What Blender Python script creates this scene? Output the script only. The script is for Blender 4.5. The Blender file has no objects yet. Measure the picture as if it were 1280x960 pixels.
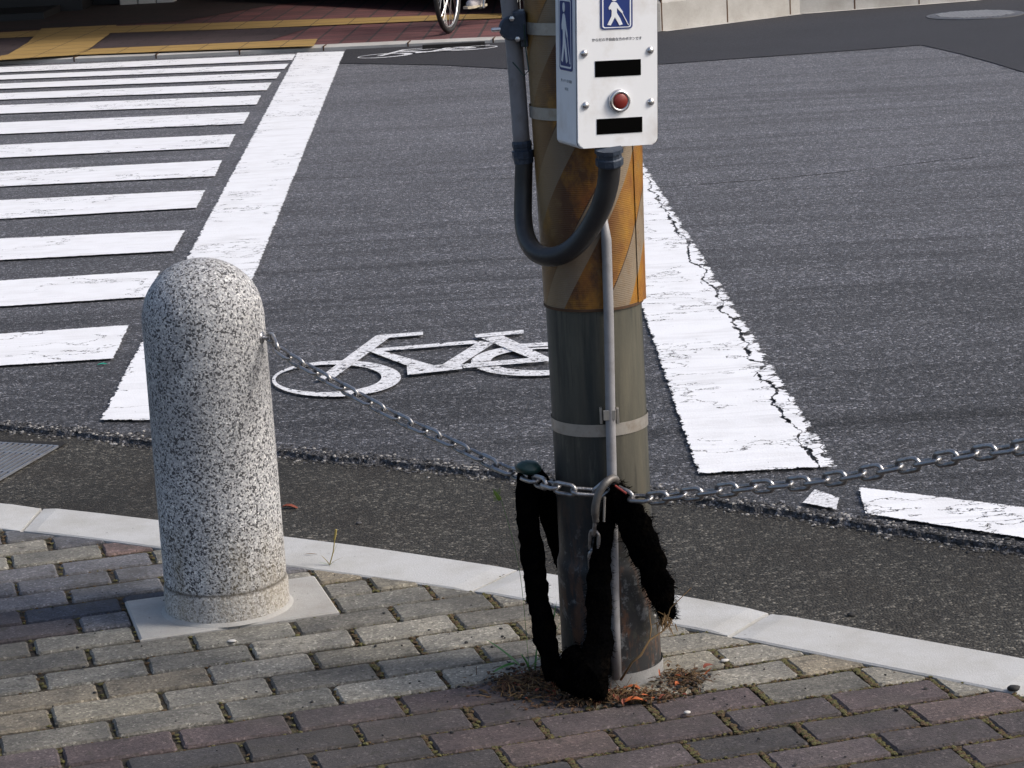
import bpy, bmesh, math, random
from mathutils import Vector, Matrix, noise
random.seed(7)
R = math.radians
S = bpy.context.scene
COL = S.collection

# ------------------------------------------------------------------ camera
TH, RO, F, H = 0.233242, 0.054945, 3000.0, 1.54
cam_d = bpy.data.cameras.new('camera'); cam = bpy.data.objects.new('camera', cam_d); COL.objects.link(cam)
cam_d.sensor_width = 36; cam_d.lens = F / 1280 * 36; cam_d.clip_start = .05; cam_d.clip_end = 4000
_c, _s = math.cos(RO), math.sin(RO)
_R = Vector((1, 0, 0)); _D = Vector((0, -math.sin(TH), -math.cos(TH))); _Fw = Vector((0, math.cos(TH), -math.sin(TH)))
_X = _R * _c + _D * _s; _Y = _R * _s - _D * _c; _Z = -_Fw
cam.matrix_world = Matrix(((_X.x, _Y.x, _Z.x, 0), (_X.y, _Y.y, _Z.y, 0), (_X.z, _Y.z, _Z.z, H), (0, 0, 0, 1)))
S.camera = cam
S.render.resolution_x = 1024; S.render.resolution_y = 768

# ------------------------------------------------------------------ light
SUN_EL, SUN_AZ = 40, 100        # azimuth measured from +Y towards +X
w = bpy.data.worlds.new('World'); S.world = w; w.use_nodes = True
nt = w.node_tree; bg = nt.nodes['Background']
sky = nt.nodes.new('ShaderNodeTexSky'); sky.sky_type = 'NISHITA'; sky.sun_disc = False
sky.sun_elevation = R(SUN_EL); sky.sun_rotation = R(SUN_AZ); sky.air_density = 1.0; sky.dust_density = 4.5; sky.ozone_density = 1.2
nt.links.new(sky.outputs[0], bg.inputs[0]); bg.inputs[1].default_value = 0.105
sl = bpy.data.lights.new('sun', 'SUN'); sl.energy = 1.4; sl.angle = R(15); sl.color = (1, .955, .89)
sun = bpy.data.objects.new('sun', sl); COL.objects.link(sun)
sd = Vector((math.sin(R(SUN_AZ)) * math.cos(R(SUN_EL)), math.cos(R(SUN_AZ)) * math.cos(R(SUN_EL)), math.sin(R(SUN_EL))))
sun.rotation_euler = sd.to_track_quat('Z', 'Y').to_euler(); sun.location = sd * 20
S.view_settings.view_transform = 'Standard'; S.view_settings.look = 'None'; S.view_settings.gamma = 1
S.view_settings.use_curve_mapping = False
S.view_settings.exposure = 0.72

# ------------------------------------------------------------------ survey helpers (photo measurements -> metres)
def ray(px, py):
    u, v = px - 640, py - 480
    uu = u * _c - v * _s; vv = u * _s + v * _c
    return Vector((uu, F * math.cos(TH) - vv * math.sin(TH), -F * math.sin(TH) - vv * math.cos(TH)))
def G(px, py, z=0.0):
    d = ray(px, py); t = (z - H) / d.z
    return Vector((d.x * t, d.y * t, z))
def P3(px, py, Y):
    d = ray(px, py); t = Y / d.y
    return Vector((d.x * t, Y, H + d.z * t))

# ------------------------------------------------------------------ materials
def new_mat(name):
    m = bpy.data.materials.new(name); m.use_nodes = True
    return m, m.node_tree, m.node_tree.nodes['Principled BSDF']
class NT:
    def __init__(s, nt): s.nt = nt; s.tc = None
    def n(s, t, **k):
        x = s.nt.nodes.new(t)
        for a, b in k.items(): setattr(x, a, b)
        return x
    def l(s, a, b): s.nt.links.new(a, b)
    def co(s, scale=(1, 1, 1), kind='Object', rot=(0, 0, 0)):
        tc = s.n('ShaderNodeTexCoord'); mp = s.n('ShaderNodeMapping')
        mp.inputs['Scale'].default_value = scale; mp.inputs['Rotation'].default_value = rot
        s.l(tc.outputs[kind], mp.inputs[0]); return mp.outputs[0]
    def noise(s, sc, detail=4, rough=.55, co=None, dist=0):
        x = s.n('ShaderNodeTexNoise'); x.inputs['Scale'].default_value = sc; x.inputs['Detail'].default_value = detail
        x.inputs['Roughness'].default_value = rough; x.inputs['Distortion'].default_value = dist
        s.l(co if co is not None else s.co(), x.inputs['Vector']); return x.outputs['Fac']
    def vor(s, sc, feat='F1', out='Distance', co=None, rnd=1):
        x = s.n('ShaderNodeTexVoronoi'); x.feature = feat; x.inputs['Scale'].default_value = sc
        x.inputs['Randomness'].default_value = rnd
        s.l(co if co is not None else s.co(), x.inputs['Vector']); return x.outputs[out]
    def ramp(s, f, stops, interp='LINEAR'):
        x = s.n('ShaderNodeValToRGB'); x.color_ramp.interpolation = interp
        e = x.color_ramp.elements
        while len(e) < len(stops): e.new(.5)
        for i, (p, c) in enumerate(stops):
            e[i].position = p; e[i].color = (*c, 1) if len(c) == 3 else c
        s.l(f, x.inputs[0]); return x.outputs[0]
    def g(s, f, a, b, va=0., vb=1.):
        x = s.n('ShaderNodeMapRange'); x.inputs[1].default_value = a; x.inputs[2].default_value = b
        x.inputs[3].default_value = va; x.inputs[4].default_value = vb; s.l(f, x.inputs[0]); return x.outputs[0]
    def m(s, op, a, b=None, c=None):
        x = s.n('ShaderNodeMath', operation=op)
        for i, v in enumerate((a, b, c)):
            if v is None: continue
            if isinstance(v, (int, float)): x.inputs[i].default_value = v
            else: s.l(v, x.inputs[i])
        return x.outputs[0]
    def mix(s, f, a, b, mode='MIX'):
        x = s.n('ShaderNodeMix', data_type='RGBA', blend_type=mode)
        for i, v in ((0, f), (6, a), (7, b)):
            if isinstance(v, (int, float)): x.inputs[i].default_value = v
            elif isinstance(v, tuple): x.inputs[i].default_value = (*v, 1)
            else: s.l(v, x.inputs[i])
        return x.outputs[2]
    def sep(s, c):
        x = s.n('ShaderNodeSeparateXYZ'); s.l(c, x.inputs[0]); return x.outputs
    def bump(s, h, dist, strength=1., bs=None, prev=None):
        x = s.n('ShaderNodeBump'); x.inputs['Strength'].default_value = strength; x.inputs['Distance'].default_value = dist
        s.l(h, x.inputs['Height'])
        if prev is not None: s.l(prev, x.inputs['Normal'])
        if bs: s.l(x.outputs[0], bs.inputs['Normal'])
        return x.outputs[0]

def simple(name, col, rough=.6, metal=0., var=.15, nsc=30, bump=.0, dirt=None, dirt_amt=.5, dsc=12, coat=0):
    m, t, b = new_mat(name); q = NT(t)
    c = q.mix(q.noise(nsc), tuple(x * (1 - var) for x in col), tuple(min(1, x * (1 + var)) for x in col))
    if dirt:
        c = q.mix(q.g(q.noise(dsc, 6, .65), .5, .72, 0, dirt_amt), c, dirt)
    q.l(c, b.inputs['Base Color']); b.inputs['Roughness'].default_value = rough; b.inputs['Metallic'].default_value = metal
    if bump: q.bump(q.noise(nsc * 4, 5), bump, 1, b)
    if coat: b.inputs['Coat Weight'].default_value = coat
    return m

def asphalt(name, dark, mid, light, sc=170, big=.25, streak=True, warm=None, frac=.86, bmp=.004, tar=False, rough=.78, spec=.35, far_sheen=None):
    m, t, b = new_mat(name); q = NT(t)
    co = q.co()
    wob = q.n('ShaderNodeTexNoise'); wob.inputs['Scale'].default_value = sc * .6; q.l(co, wob.inputs['Vector'])
    cw = q.n('ShaderNodeMix', data_type='VECTOR'); cw.inputs[0].default_value = .006
    q.l(co, cw.inputs[4]); q.l(wob.outputs['Color'], cw.inputs[5])
    vcol = q.sep(q.vor(sc, out='Color', co=cw.outputs[1]))
    vcol2 = q.sep(q.vor(sc * .45, out='Color', co=cw.outputs[1]))
    a = q.ramp(vcol[0], [(0, dark), (.5, mid), (frac, tuple(x * 1.35 for x in mid)), (frac + .08, light), (1, tuple(x * 1.5 for x in light))])
    a2 = q.ramp(vcol2[1], [(0, dark), (.7, mid), (.93, mid), (.97, light)])
    c = q.mix(.28, a, a2)
    c = q.mix(q.g(q.noise(sc * .5, 3, co=co), .56, .72, 0, .75), c, dark)       # pits between stones
    nb = q.noise(1.3, 5, .6, co=co)
    c = q.mix(1.0, c, q.ramp(nb, [(.3, (1 - big,) * 3), (.7, (1 + big,) * 3)]), 'MULTIPLY')
    if streak:
        st = q.noise(1.0, 5, .7, co=q.co((.35, 5.5, 1), rot=(0, 0, R(-3))), dist=.4)
        c = q.mix(1.0, c, q.ramp(st, [(.38, (.70, .70, .71)), (.5, (1, 1, 1)), (.64, (1.18, 1.18, 1.2))]), 'MULTIPLY')
        st2 = q.noise(1.0, 3, .6, co=q.co((.16, 9, 1), rot=(0, 0, R(2))))
        c = q.mix(1.0, c, q.ramp(st2, [(.33, (.66, .66, .66)), (.40, (1, 1, 1))]), 'MULTIPLY')
    if far_sheen:      # grazing-view sheen painted into the colour, paler with distance
        yy = q.sep(co)[1]; sheen_f = q.g(q.m('ADD', yy, q.m('MULTIPLY', q.noise(.5, 3, co=co), 3)), 7.6, 14.0, 0, 1)
        c = q.mix(1.0, c, q.ramp(sheen_f, [(0, (1, 1, 1)), (1, far_sheen)]), 'MULTIPLY')
        c = q.mix(q.m('MULTIPLY', sheen_f, .35), c, (.105, .105, .112))
    if warm: c = q.mix(q.g(q.noise(3.5, 6, .65, co=co), .45, .68, 0, .6), c, warm)
    q.l(c, b.inputs['Base Color']); b.inputs['Roughness'].default_value = rough
    b.inputs['Specular IOR Level'].default_value = spec
    h = q.m('ADD', q.m('MULTIPLY', q.vor(sc, co=cw.outputs[1]), -1.0), q.m('MULTIPLY', q.noise(sc * .4, 4, co=co), .9))
    q.bump(h, bmp, .9, b)
    return m

M = {}
M['asphalt'] = asphalt('asphalt', (.011, .011, .013), (.058, .060, .067), (.24, .24, .26), 165, .16, frac=.87, far_sheen=(2.0, 2.0, 2.04))
M['asphalt_new'] = asphalt('asphalt_new', (.020, .020, .024), (.029, .029, .034), (.05, .05, .058), 200, .10, streak=False, bmp=.002, frac=.9)
M['gutter'] = asphalt('gutter', (.009, .008, .007), (.034, .032, .027), (.15, .14, .12), 175, .38, streak=False, warm=(.020, .016, .012), frac=.84)
M['ground'] = asphalt('ground_far', (.04, .04, .04), (.07, .07, .07), (.12, .12, .12), 60, .2, streak=False)

def paint(name, kind):
    """white road paint; worn places are see-through, so the asphalt sheet shows"""
    m, t, b = new_mat(name); q = NT(t)
    co = q.co(); uv = q.sep(q.co(kind='UV'))
    c = q.mix(q.g(q.noise(1.0, 6, .7, co=q.co((2.0, 13, 1), rot=(0, 0, R(3)), ), dist=1.2), .5, .74, 0, .45), (.78, .79, .82), (.46, .46, .47))
    c = q.mix(q.g(q.noise(9, 5, co=co), .45, .8, 0, .3), c, (.5, .49, .48))
    if kind == 'thin': c = q.mix(q.g(q.noise(120, 4, .7, co=co), .42, .6, 0, .65), c, (.34, .34, .35))
    q.l(c, b.inputs['Base Color']); b.inputs['Roughness'].default_value = .6
    q.bump(q.noise(180, 3, co=co), .0015, .7, b)
    # wear
    hole = q.m('GREATER_THAN', q.noise(55, 5, .7, co=co), {'line': .70, 'stripe': .715, 'thin': .60, 'old': .69}[kind])
    crk = q.n('ShaderNodeTexNoise'); crk.inputs['Scale'].default_value = 2.3; crk.inputs['Detail'].default_value = 6; crk.inputs['Roughness'].default_value = .62
    q.l(q.co((1, 1.9, 1)), crk.inputs['Vector'])
    cl = q.m('LESS_THAN', q.m('ABSOLUTE', q.m('SUBTRACT', crk.outputs['Fac'], .5)), .0036)
    cl = q.m('MULTIPLY', cl, q.m('GREATER_THAN', q.noise(1.1, 3, co=q.co((1, 1, 1), rot=(0, 0, 1))), .49))
    hole = q.m('MAXIMUM', hole, cl)
    # ragged borders : u,v are metres from the nearest border
    ed = q.m('MINIMUM', uv[0], uv[1])
    rag = q.m('LESS_THAN', ed, q.g(q.noise(42, 5, .7, co=co), .42, .75, 0, {'line': .016, 'stripe': .009, 'thin': .005}[kind]))
    hole = q.m('MAXIMUM', hole, rag)
    if kind == 'line':
        # long crack that runs near the far border (u channel z = metres from the cracked border)
        at = q.n('ShaderNodeAttribute', attribute_name='crack'); d = q.sep(at.outputs['Vector'])[0]
        mid = q.g(q.noise(3.2, 5, .62, co=co), .3, .7, .005, .062)
        wd = q.g(q.noise(9.0, 5, .8, co=co), .42, .66, .0008, .010)
        k = q.m('LESS_THAN', q.m('ABSOLUTE', q.m('SUBTRACT', d, mid)), wd)
        fl = q.m('LESS_THAN', q.vor(13, 'DISTANCE_TO_EDGE', co=co), .016)
        fl = q.m('MULTIPLY', fl, q.m('LESS_THAN', d, q.g(q.noise(3, 3, co=co), .45, .62, .0, .06)))
        lost = q.m('LESS_THAN', d, q.g(q.noise(14, 5, .7, co=co), .48, .7, 0, .045))
        for x in (k, fl, lost): hole = q.m('MAXIMUM', hole, x)
    tr = q.n('ShaderNodeBsdfTransparent'); mx = q.n('ShaderNodeMixShader'); out = t.nodes['Material Output']
    q.l(hole, mx.inputs[0]); q.l(b.outputs[0], mx.inputs[1]); q.l(tr.outputs[0], mx.inputs[2]); q.l(mx.outputs[0], out.inputs[0])
    return m
M['paint_line'] = paint('white_line_paint', 'line')
M['paint_stripe'] = paint('white_stripe_paint', 'stripe')
M['paint_thin'] = paint('white_mark_paint', 'thin')

def concrete(name, col, dirt=(.2, .19, .17), sc=1):
    m, t, b = new_mat(name); q = NT(t); co = q.co()
    c = q.mix(q.noise(260 * sc, 3, co=co), tuple(x * .82 for x in col), tuple(x * 1.12 for x in col))
    c = q.mix(q.g(q.noise(7 * sc, 7, .65, co=co), .42, .75, 0, .6), c, dirt)
    c = q.mix(q.m('GREATER_THAN', q.noise(90 * sc, 2, co=co), .74), c, tuple(x * .35 for x in col))
    q.l(c, b.inputs['Base Color']); b.inputs['Roughness'].default_value = .85
    q.bump(q.noise(300 * sc, 4, co=co), .0012, .8, b)
    return m
M['kerb'] = concrete('kerb_concrete', (.47, .475, .475), (.30, .285, .25))
M['slab'] = concrete('footing_concrete', (.38, .375, .36), (.24, .22, .19))
M['far_kerb'] = concrete('far_kerb_concrete', (.44, .43, .41), (.2, .18, .15), .5)

def paver_mat():
    m, t, b = new_mat('paver_concrete'); q = NT(t); co = q.co()
    at = q.n('ShaderNodeAttribute', attribute_name='tone')
    c = at.outputs['Color']
    vc = q.sep(q.vor(260, out='Color', co=co))
    c = q.mix(1., c, q.ramp(vc[0], [(0, (.62,) * 3), (.5, (1,) * 3), (.93, (1.2,) * 3), (.97, (1.9,) * 3)]), 'MULTIPLY')
    c = q.mix(1., c, q.ramp(q.noise(9, 6, .65, co=co), [(.32, (.60, .60, .61)), (.62, (1.15, 1.12, 1.07))]), 'MULTIPLY')
    c = q.mix(q.g(q.noise(28, 6, .7, co=co), .56, .70, 0, .85), c, (.04, .036, .028))
    c = q.mix(q.g(q.noise(3.4, 7, .7, co=co), .50, .66, 0, .55), c, (.05, .046, .04))
    q.l(c, b.inputs['Base Color']); b.inputs['Roughness'].default_value = .8
    q.bump(q.m('ADD', q.noise(230, 5, .7, co=co), q.m('MULTIPLY', q.noise(30, 4, co=co), .6)), .003, .9, b)
    return m
M['paver'] = paver_mat()
def joint_mat():
    m, t, b = new_mat('joint_soil'); q = NT(t); co = q.co()
    c = q.ramp(q.noise(38, 6, .7, co=co), [(.35, (.012, .010, .008)), (.52, (.035, .027, .017)), (.66, (.085, .075, .03)), (.78, (.12, .11, .06))])
    q.l(c, b.inputs['Base Color']); b.inputs['Roughness'].default_value = .95
    q.bump(q.noise(150, 5, co=co), .006, 1, b); return m
M['joint'] = joint_mat()
def granite():
    m, t, b = new_mat('bollard_granite'); q = NT(t); co = q.co()
    wob = q.n('ShaderNodeTexNoise'); wob.inputs['Scale'].default_value = 200; q.l(co, wob.inputs['Vector'])
    cw = q.n('ShaderNodeMix', data_type='VECTOR'); cw.inputs[0].default_value = .004
    q.l(co, cw.inputs[4]); q.l(wob.outputs['Color'], cw.inputs[5])
    a = q.sep(q.vor(350, out='Color', co=cw.outputs[1])); a2 = q.sep(q.vor(250, out='Color', co=cw.outputs[1]))
    c = q.ramp(a[0], [(0, (.045, .045, .05)), (.13, (.07, .07, .075)), (.22, (.32, .325, .34)), (.6, (.48, .485, .50)), (.88, (.62, .62, .62)), (.95, (.8, .8, .79))])
    c = q.mix(q.m('GREATER_THAN', a2[1], .87), c, (.06, .06, .065))
    z = q.sep(co)[2]
    gr = q.noise(5, 7, .7, co=co)
    grime = q.m('MULTIPLY', q.g(gr, .36, .60), q.g(q.m('ABSOLUTE', q.m('SUBTRACT', z, .50)), -.02, .26, .6, .03))
    c = q.mix(grime, c, (.11, .112, .12))
    top = q.m('MULTIPLY', q.g(z, .66, .75, 0, .5), q.g(q.noise(60, 4, co=co), .4, .6))
    c = q.mix(top, c, (.13, .115, .09))
    st = q.m('MULTIPLY', q.g(q.noise(9, 6, .7, co=q.co((1, 1, .35))), .45, .62, 0, .7), q.g(z, .05, .22, 1, 0))
    c = q.mix(st, c, (.2, .165, .10))
    bc = q.m('MULTIPLY', q.g(z, .055, .066, 1, 0), .45)
    c = q.mix(bc, c, (.40, .37, .32))
    ring = q.g(q.m('ABSOLUTE', q.m('SUBTRACT', q.m('ADD', z, q.m('MULTIPLY', gr, .006)), .066)), .0, .006, .85, 0)
    c = q.mix(ring, c, (.06, .05, .035))
    q.l(c, b.inputs['Base Color']); b.inputs['Roughness'].default_value = .75
    q.bump(q.m('ADD', q.m('MULTIPLY', a[1], .5), q.noise(160, 4, co=co)), .0022, .9, b); return m
M['granite'] = granite()
M['chain'] = simple('galvanised_chain', (.34, .34, .35), .32, .88, .6, 70, .0010, (.06, .04, .025), .9, 45)
M['steel'] = simple('dull_steel', (.42, .40, .37), .45, .7, .2, 40, .0004, (.2, .14, .09), .6, 25)
M['bolt'] = simple('bright_bolt', (.6, .6, .6), .3, .9, .1)
M['black_hose'] = simple('black_rubber_hose', (.018, .018, .02), .42, 0, .3, 30, .0003, (.07, .06, .05), .35, 14)
M['black_cloth'] = simple('black_fuzzy_cloth', (.0016, .0016, .0018), 1., 0, .4, 60, .002, (.007, .0055, .004), .6, 26)
M['black_cloth'].node_tree.nodes['Principled BSDF'].inputs['Specular IOR Level'].default_value = .0
M['green_tape'] = simple('dark_green_plastic', (.012, .04, .035), .4, 0, .4, 40, .001)
M['conduit'] = simple('grey_pvc', (.25, .25, .265), .5, 0, .2, 20, .0004, (.13, .12, .115), .6, 22)
M['conduit_old'] = simple('old_grey_pipe', (.23, .225, .24), .5, .1, .25, 18, .0005, (.10, .085, .08), .7, 18)
M['blue_clamp'] = simple('blue_grey_casting', (.028, .042, .068), .5, .2, .35, 45, .001, (.12, .13, .15), .6, 30)
M['dark_hole'] = simple('dark_pit', (.006, .005, .005), .9)
M['box_white'] = simple('white_enamel', (.82, .84, .87), .3, 0, .02, 8, 0, (.42, .35, .27), .35, 11, .2)
M['box_grey'] = simple('box_seal', (.05, .05, .055), .6)
M['sign_blue'] = simple('sign_blue', (.008, .03, .17), .4, 0, .1)
M['sign_white'] = simple('sign_white', (.75, .78, .82), .4, 0, .03)
M['plate_black'] = simple('black_plate', (.0015, .0015, .0015), 1., 0, .1)
M['plate_black'].node_tree.nodes['Principled BSDF'].inputs['Specular IOR Level'].default_value = .05
M['ink'] = simple('print_ink', (.05, .05, .06), .6)
M['ink_faint'] = simple('faded_print', (.40, .41, .43), .6)
M['button_red'] = simple('red_button', (.17, .016, .012), .35, 0, .2, 30)
M['chrome'] = simple('button_chrome', (.55, .55, .57), .25, .9, .1)

def pole_mat():
    m, t, b = new_mat('weathered_pole'); q = NT(t); co = q.co(); z = q.sep(co)[2]
    col = q.co((1, 1, .09))
    c = q.mix(q.g(q.noise(22, 6, .65, co=col), .38, .62), (.028, .034, .032), (.095, .093, .074))
    c = q.mix(q.g(q.noise(9, 4, .6, co=col), .48, .62, 0, .5), c, (.155, .14, .10))
    # dark stains creeping down from the band to the ground
    dk = q.m('MULTIPLY', q.g(q.noise(21, 6, .75, co=q.co((1, 1, .14))), .40, .49), q.g(z, .28, .60, 1.0, .12))
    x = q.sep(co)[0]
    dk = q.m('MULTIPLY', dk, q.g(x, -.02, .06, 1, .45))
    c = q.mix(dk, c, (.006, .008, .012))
    c = q.mix(q.g(q.noise(46, 5, .7, co=q.co((1, 1, .05))), .54, .62, 0, .6), c, (.018, .019, .018))
    lowm = q.m('MULTIPLY', q.g(z, .26, .34, .92, 0), q.g(q.noise(16, 7, .7, co=co), .37, .50))
    c = q.mix(lowm, c, (.020, .022, .026))
    c = q.mix(q.m('MULTIPLY', q.g(z, .22, .32, .8, 0), q.g(q.noise(34, 6, .75, co=co), .54, .62)), c, (.17, .18, .19))
    rust = q.m('MULTIPLY', q.g(z, .05, .4, .8, 0), q.g(q.noise(26, 6, .7, co=q.co((1, 1, .3))), .53, .62))
    c = q.mix(rust, c, (.13, .06, .03))
    q.l(c, b.inputs['Base Color']); b.inputs['Roughness'].default_value = .55; b.inputs['Metallic'].default_value = .15
    q.bump(q.noise(90, 5, co=co), .0008, .6, b); return m
M['pole'] = pole_mat()
def hatch_mat():
    m, t, b = new_mat('hazard_sheet'); q = NT(t); co = q.co(); x, y, z = q.sep(co)[:3]
    ang = q.m('ARCTAN2', x, q.m('MULTIPLY', y, -1))
    ph = q.m('FRACT', q.m('ADD', q.m('DIVIDE', q.m('SUBTRACT', z, q.m('MULTIPLY', ang, .155)), .22), .346))
    grey = q.m('LESS_THAN', ph, .42)
    yel = q.mix(q.g(q.noise(12, 6, .6, co=co), .35, .62), (.34, .165, .012), (.20, .065, .010))
    c = q.mix(grey, yel, (.21, .165, .115)); c = q.mix(q.m('LESS_THAN', q.m('ABSOLUTE', q.m('SUBTRACT', ph, .42)), .010), c, (.05, .025, .012))
    rust = q.g(q.noise(10, 6, .68, co=q.co((1, 1, .6))), .42, .55, 0, .95)
    side = q.g(x, .0, .06, 1, .3)
    rust = q.m('MULTIPLY', rust, q.m('SUBTRACT', 1.0, q.m('MULTIPLY', grey, .72)))
    c = q.mix(q.m('MULTIPLY', q.m('MULTIPLY', rust, side), .92), c, (.050, .017, .007))
    c = q.mix(q.m('MULTIPLY', q.g(q.noise(38, 5, .7, co=co), .55, .7), .6), c, (.17, .10, .04))
    c = q.mix(q.m('MULTIPLY', q.g(x, -.05, -.085, 0, 1), .6), c, (.26, .16, .06))
    q.l(c, b.inputs['Base Color']); b.inputs['Roughness'].default_value = .5
    w = q.n('ShaderNodeTexWave'); w.inputs['Scale'].default_value = 95; w.bands_direction = 'Z'; q.l(co, w.inputs[0])
    q.bump(w.outputs[1], .0006, .4, b); return m
M['hatch'] = hatch_mat()
M['pole_base'] = concrete('pole_base_concrete', (.30, .30, .30), (.10, .10, .10), 1)

def brickish(name, c1, c2, mort, sx, sy, rot=0, off=.5, msz=.02, grime=.3):
    m, t, b = new_mat(name); q = NT(t)
    br = q.n('ShaderNodeTexBrick'); br.offset = off; br.squash = 1
    br.inputs['Color1'].default_value = (*c1, 1); br.inputs['Color2'].default_value = (*c2, 1); br.inputs['Mortar'].default_value = (*mort, 1)
    br.inputs['Scale'].default_value = 1; br.inputs['Brick Width'].default_value = sx; br.inputs['Row Height'].default_value = sy
    br.inputs['Mortar Size'].default_value = msz * sy; br.inputs['Bias'].default_value = 0
    q.l(q.co(rot=(0, 0, rot)), br.inputs['Vector'])
    c = q.mix(1., br.outputs['Color'], q.ramp(q.noise(2.2, 6, .6), [(.3, (1 - grime,) * 3), (.7, (1 + grime * .4,) * 3)]), 'MULTIPLY')
    c = q.mix(1., c, q.ramp(q.noise(90, 3), [(.3, (.8,) * 3), (.7, (1.2,) * 3)]), 'MULTIPLY')
    q.l(c, b.inputs['Base Color']); b.inputs['Roughness'].default_value = .85
    q.bump(br.outputs['Fac'], -.004, .7, b); return m
M['red_brick'] = brickish('red_paving', (.16, .055, .055), (.10, .040, .042), (.045, .03, .03), .2, .2, R(3), 0, .05)
M['brown_brick'] = brickish('brown_paving', (.050, .032, .035), (.042, .026, .028), (.02, .014, .014), .3, .15, R(3), .5, .04)
M['shade_brick'] = brickish('painted_shade_paving', (.030, .012, .012), (.018, .010, .010), (.008, .006, .006), .3, .15, R(3), .5, .04)  # paving tone with deep shade painted in
def tactile_mat():
    m, t, b = new_mat('yellow_tactile'); q = NT(t); co = q.co(rot=(0, 0, R(3)))
    c = q.mix(q.noise(6, 5), (.26, .16, .045), (.38, .25, .085))
    x, y, _ = q.sep(co)
    jx = q.m('LESS_THAN', q.m('ABSOLUTE', q.m('SUBTRACT', q.m('FRACT', q.m('DIVIDE', x, .3)), .5)), .485)
    jy = q.m('LESS_THAN', q.m('ABSOLUTE', q.m('SUBTRACT', q.m('FRACT', q.m('DIVIDE', y, .3)), .5)), .47)
    c = q.mix(q.m('MULTIPLY', jx, jy), (.09, .06, .03), c)
    q.l(c, b.inputs['Base Color']); b.inputs['Roughness'].default_value = .8; return m
M['tactile'] = tactile_mat()
M['wall_dark'] = simple('dark_shop_front', (.012, .012, .014), .5, 0, .4, 2)
M['wall_white'] = concrete('white_block', (.6, .59, .56), (.4, .38, .33), .3)
M['shade_blocker'] = simple('shade_blocker_dark', (.03, .03, .035), .8)
M['iron'] = simple('cast_iron', (.13, .13, .135), .5, .5, .3, 40, .001, (.07, .05, .04), .5, 12)
M['grate'] = simple('galvanised_grate', (.30, .32, .36), .45, .7, .2, 30, 0, (.14, .10, .07), .5, 20)
M['leaf_green'] = simple('weed_green', (.055, .19, .025), .5, 0, .35, 60)
M['leaf_yellow'] = simple('dry_grass', (.26, .21, .06), .7, 0, .3, 60)
M['leaf_red'] = simple('dead_leaf_red', (.17, .04, .02), .7, 0, .4, 80)
M['leaf_orange'] = simple('dead_leaf_orange', (.36, .085, .02), .7, 0, .4, 80)
M['leaf_brown'] = simple('dead_leaf_brown', (.07, .035, .016), .85, 0, .5, 80)
M['twig'] = simple('dry_twig', (.17, .105, .045), .8, 0, .3, 60)
M['moss'] = simple('moss', (.085, .078, .026), .95, 0, .5, 90, .002)
M['moss_brown'] = simple('joint_dirt', (.075, .047, .021), .95, 0, .5, 90, .002)
M['stone_dark'] = simple('dark_pebble', (.02, .02, .021), .8)
M['stone_light'] = simple('pale_pebble', (.55, .53, .50), .7)
M['stone_grey'] = simple('grey_pebble', (.07, .07, .075), .8)
M['grit_pale'] = simple('pale_grit', (.28, .27, .26), .8)
M['stone_grey2'] = M['stone_grey']
M['tyre'] = simple('tyre_rubber', (.008, .008, .009), .7)
M['bike_red'] = simple('bicycle_red', (.10, .012, .012), .3, 0, .1, 8, 0, None, 0, 1, .4)
M['shoe'] = simple('shoe_leather', (.50, .48, .50), .6, 0, .25, 60)
M['sole'] = simple('shoe_sole', (.48, .43, .33), .7)
M['trouser'] = simple('trouser_cloth', (.03, .035, .05), .9)
M['shirt'] = simple('shirt_cloth', (.25, .27, .30), .9)
M['skin'] = simple('skin', (.5, .3, .21), .55)
M['hair'] = simple('hair', (.012, .01, .009), .6)

# ------------------------------------------------------------------ object helpers
def tag(o, label, cat, group=None, kind=None):
    if label: o['label'] = label
    if cat: o['category'] = cat
    if group: o['group'] = group
    if kind: o['kind'] = kind
    return o
def empty(name, loc, rz=0):
    o = bpy.data.objects.new(name, None); o.empty_display_size = .05; o.location = loc; o.rotation_euler.z = rz
    COL.objects.link(o); return o
def link(name, bm, mat, parent=None, smooth=False, rel=True, pm=None):
    """bm in world coordinates; made local to the parent (an Empty or mesh whose matrix is pm/known)"""
    me = bpy.data.meshes.new(name)
    if parent is not None and rel:
        bm.transform(wm(parent).inverted())
    bmesh.ops.recalc_face_normals(bm, faces=bm.faces) if smooth != 'flatsheet' else None
    bm.to_mesh(me); bm.free()
    mats = mat if isinstance(mat, (list, tuple)) else [mat]
    for x in mats: me.materials.append(x)
    if smooth is True:
        for p in me.polygons: p.use_smooth = True
    o = bpy.data.objects.new(name, me); COL.objects.link(o)
    if parent is not None: o.parent = parent
    return o
def wm(o):
    m = Matrix.LocRotScale(o.location, o.rotation_euler, o.scale)
    return wm(o.parent) @ m if o.parent else m
def setattrs(*a): pass
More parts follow.
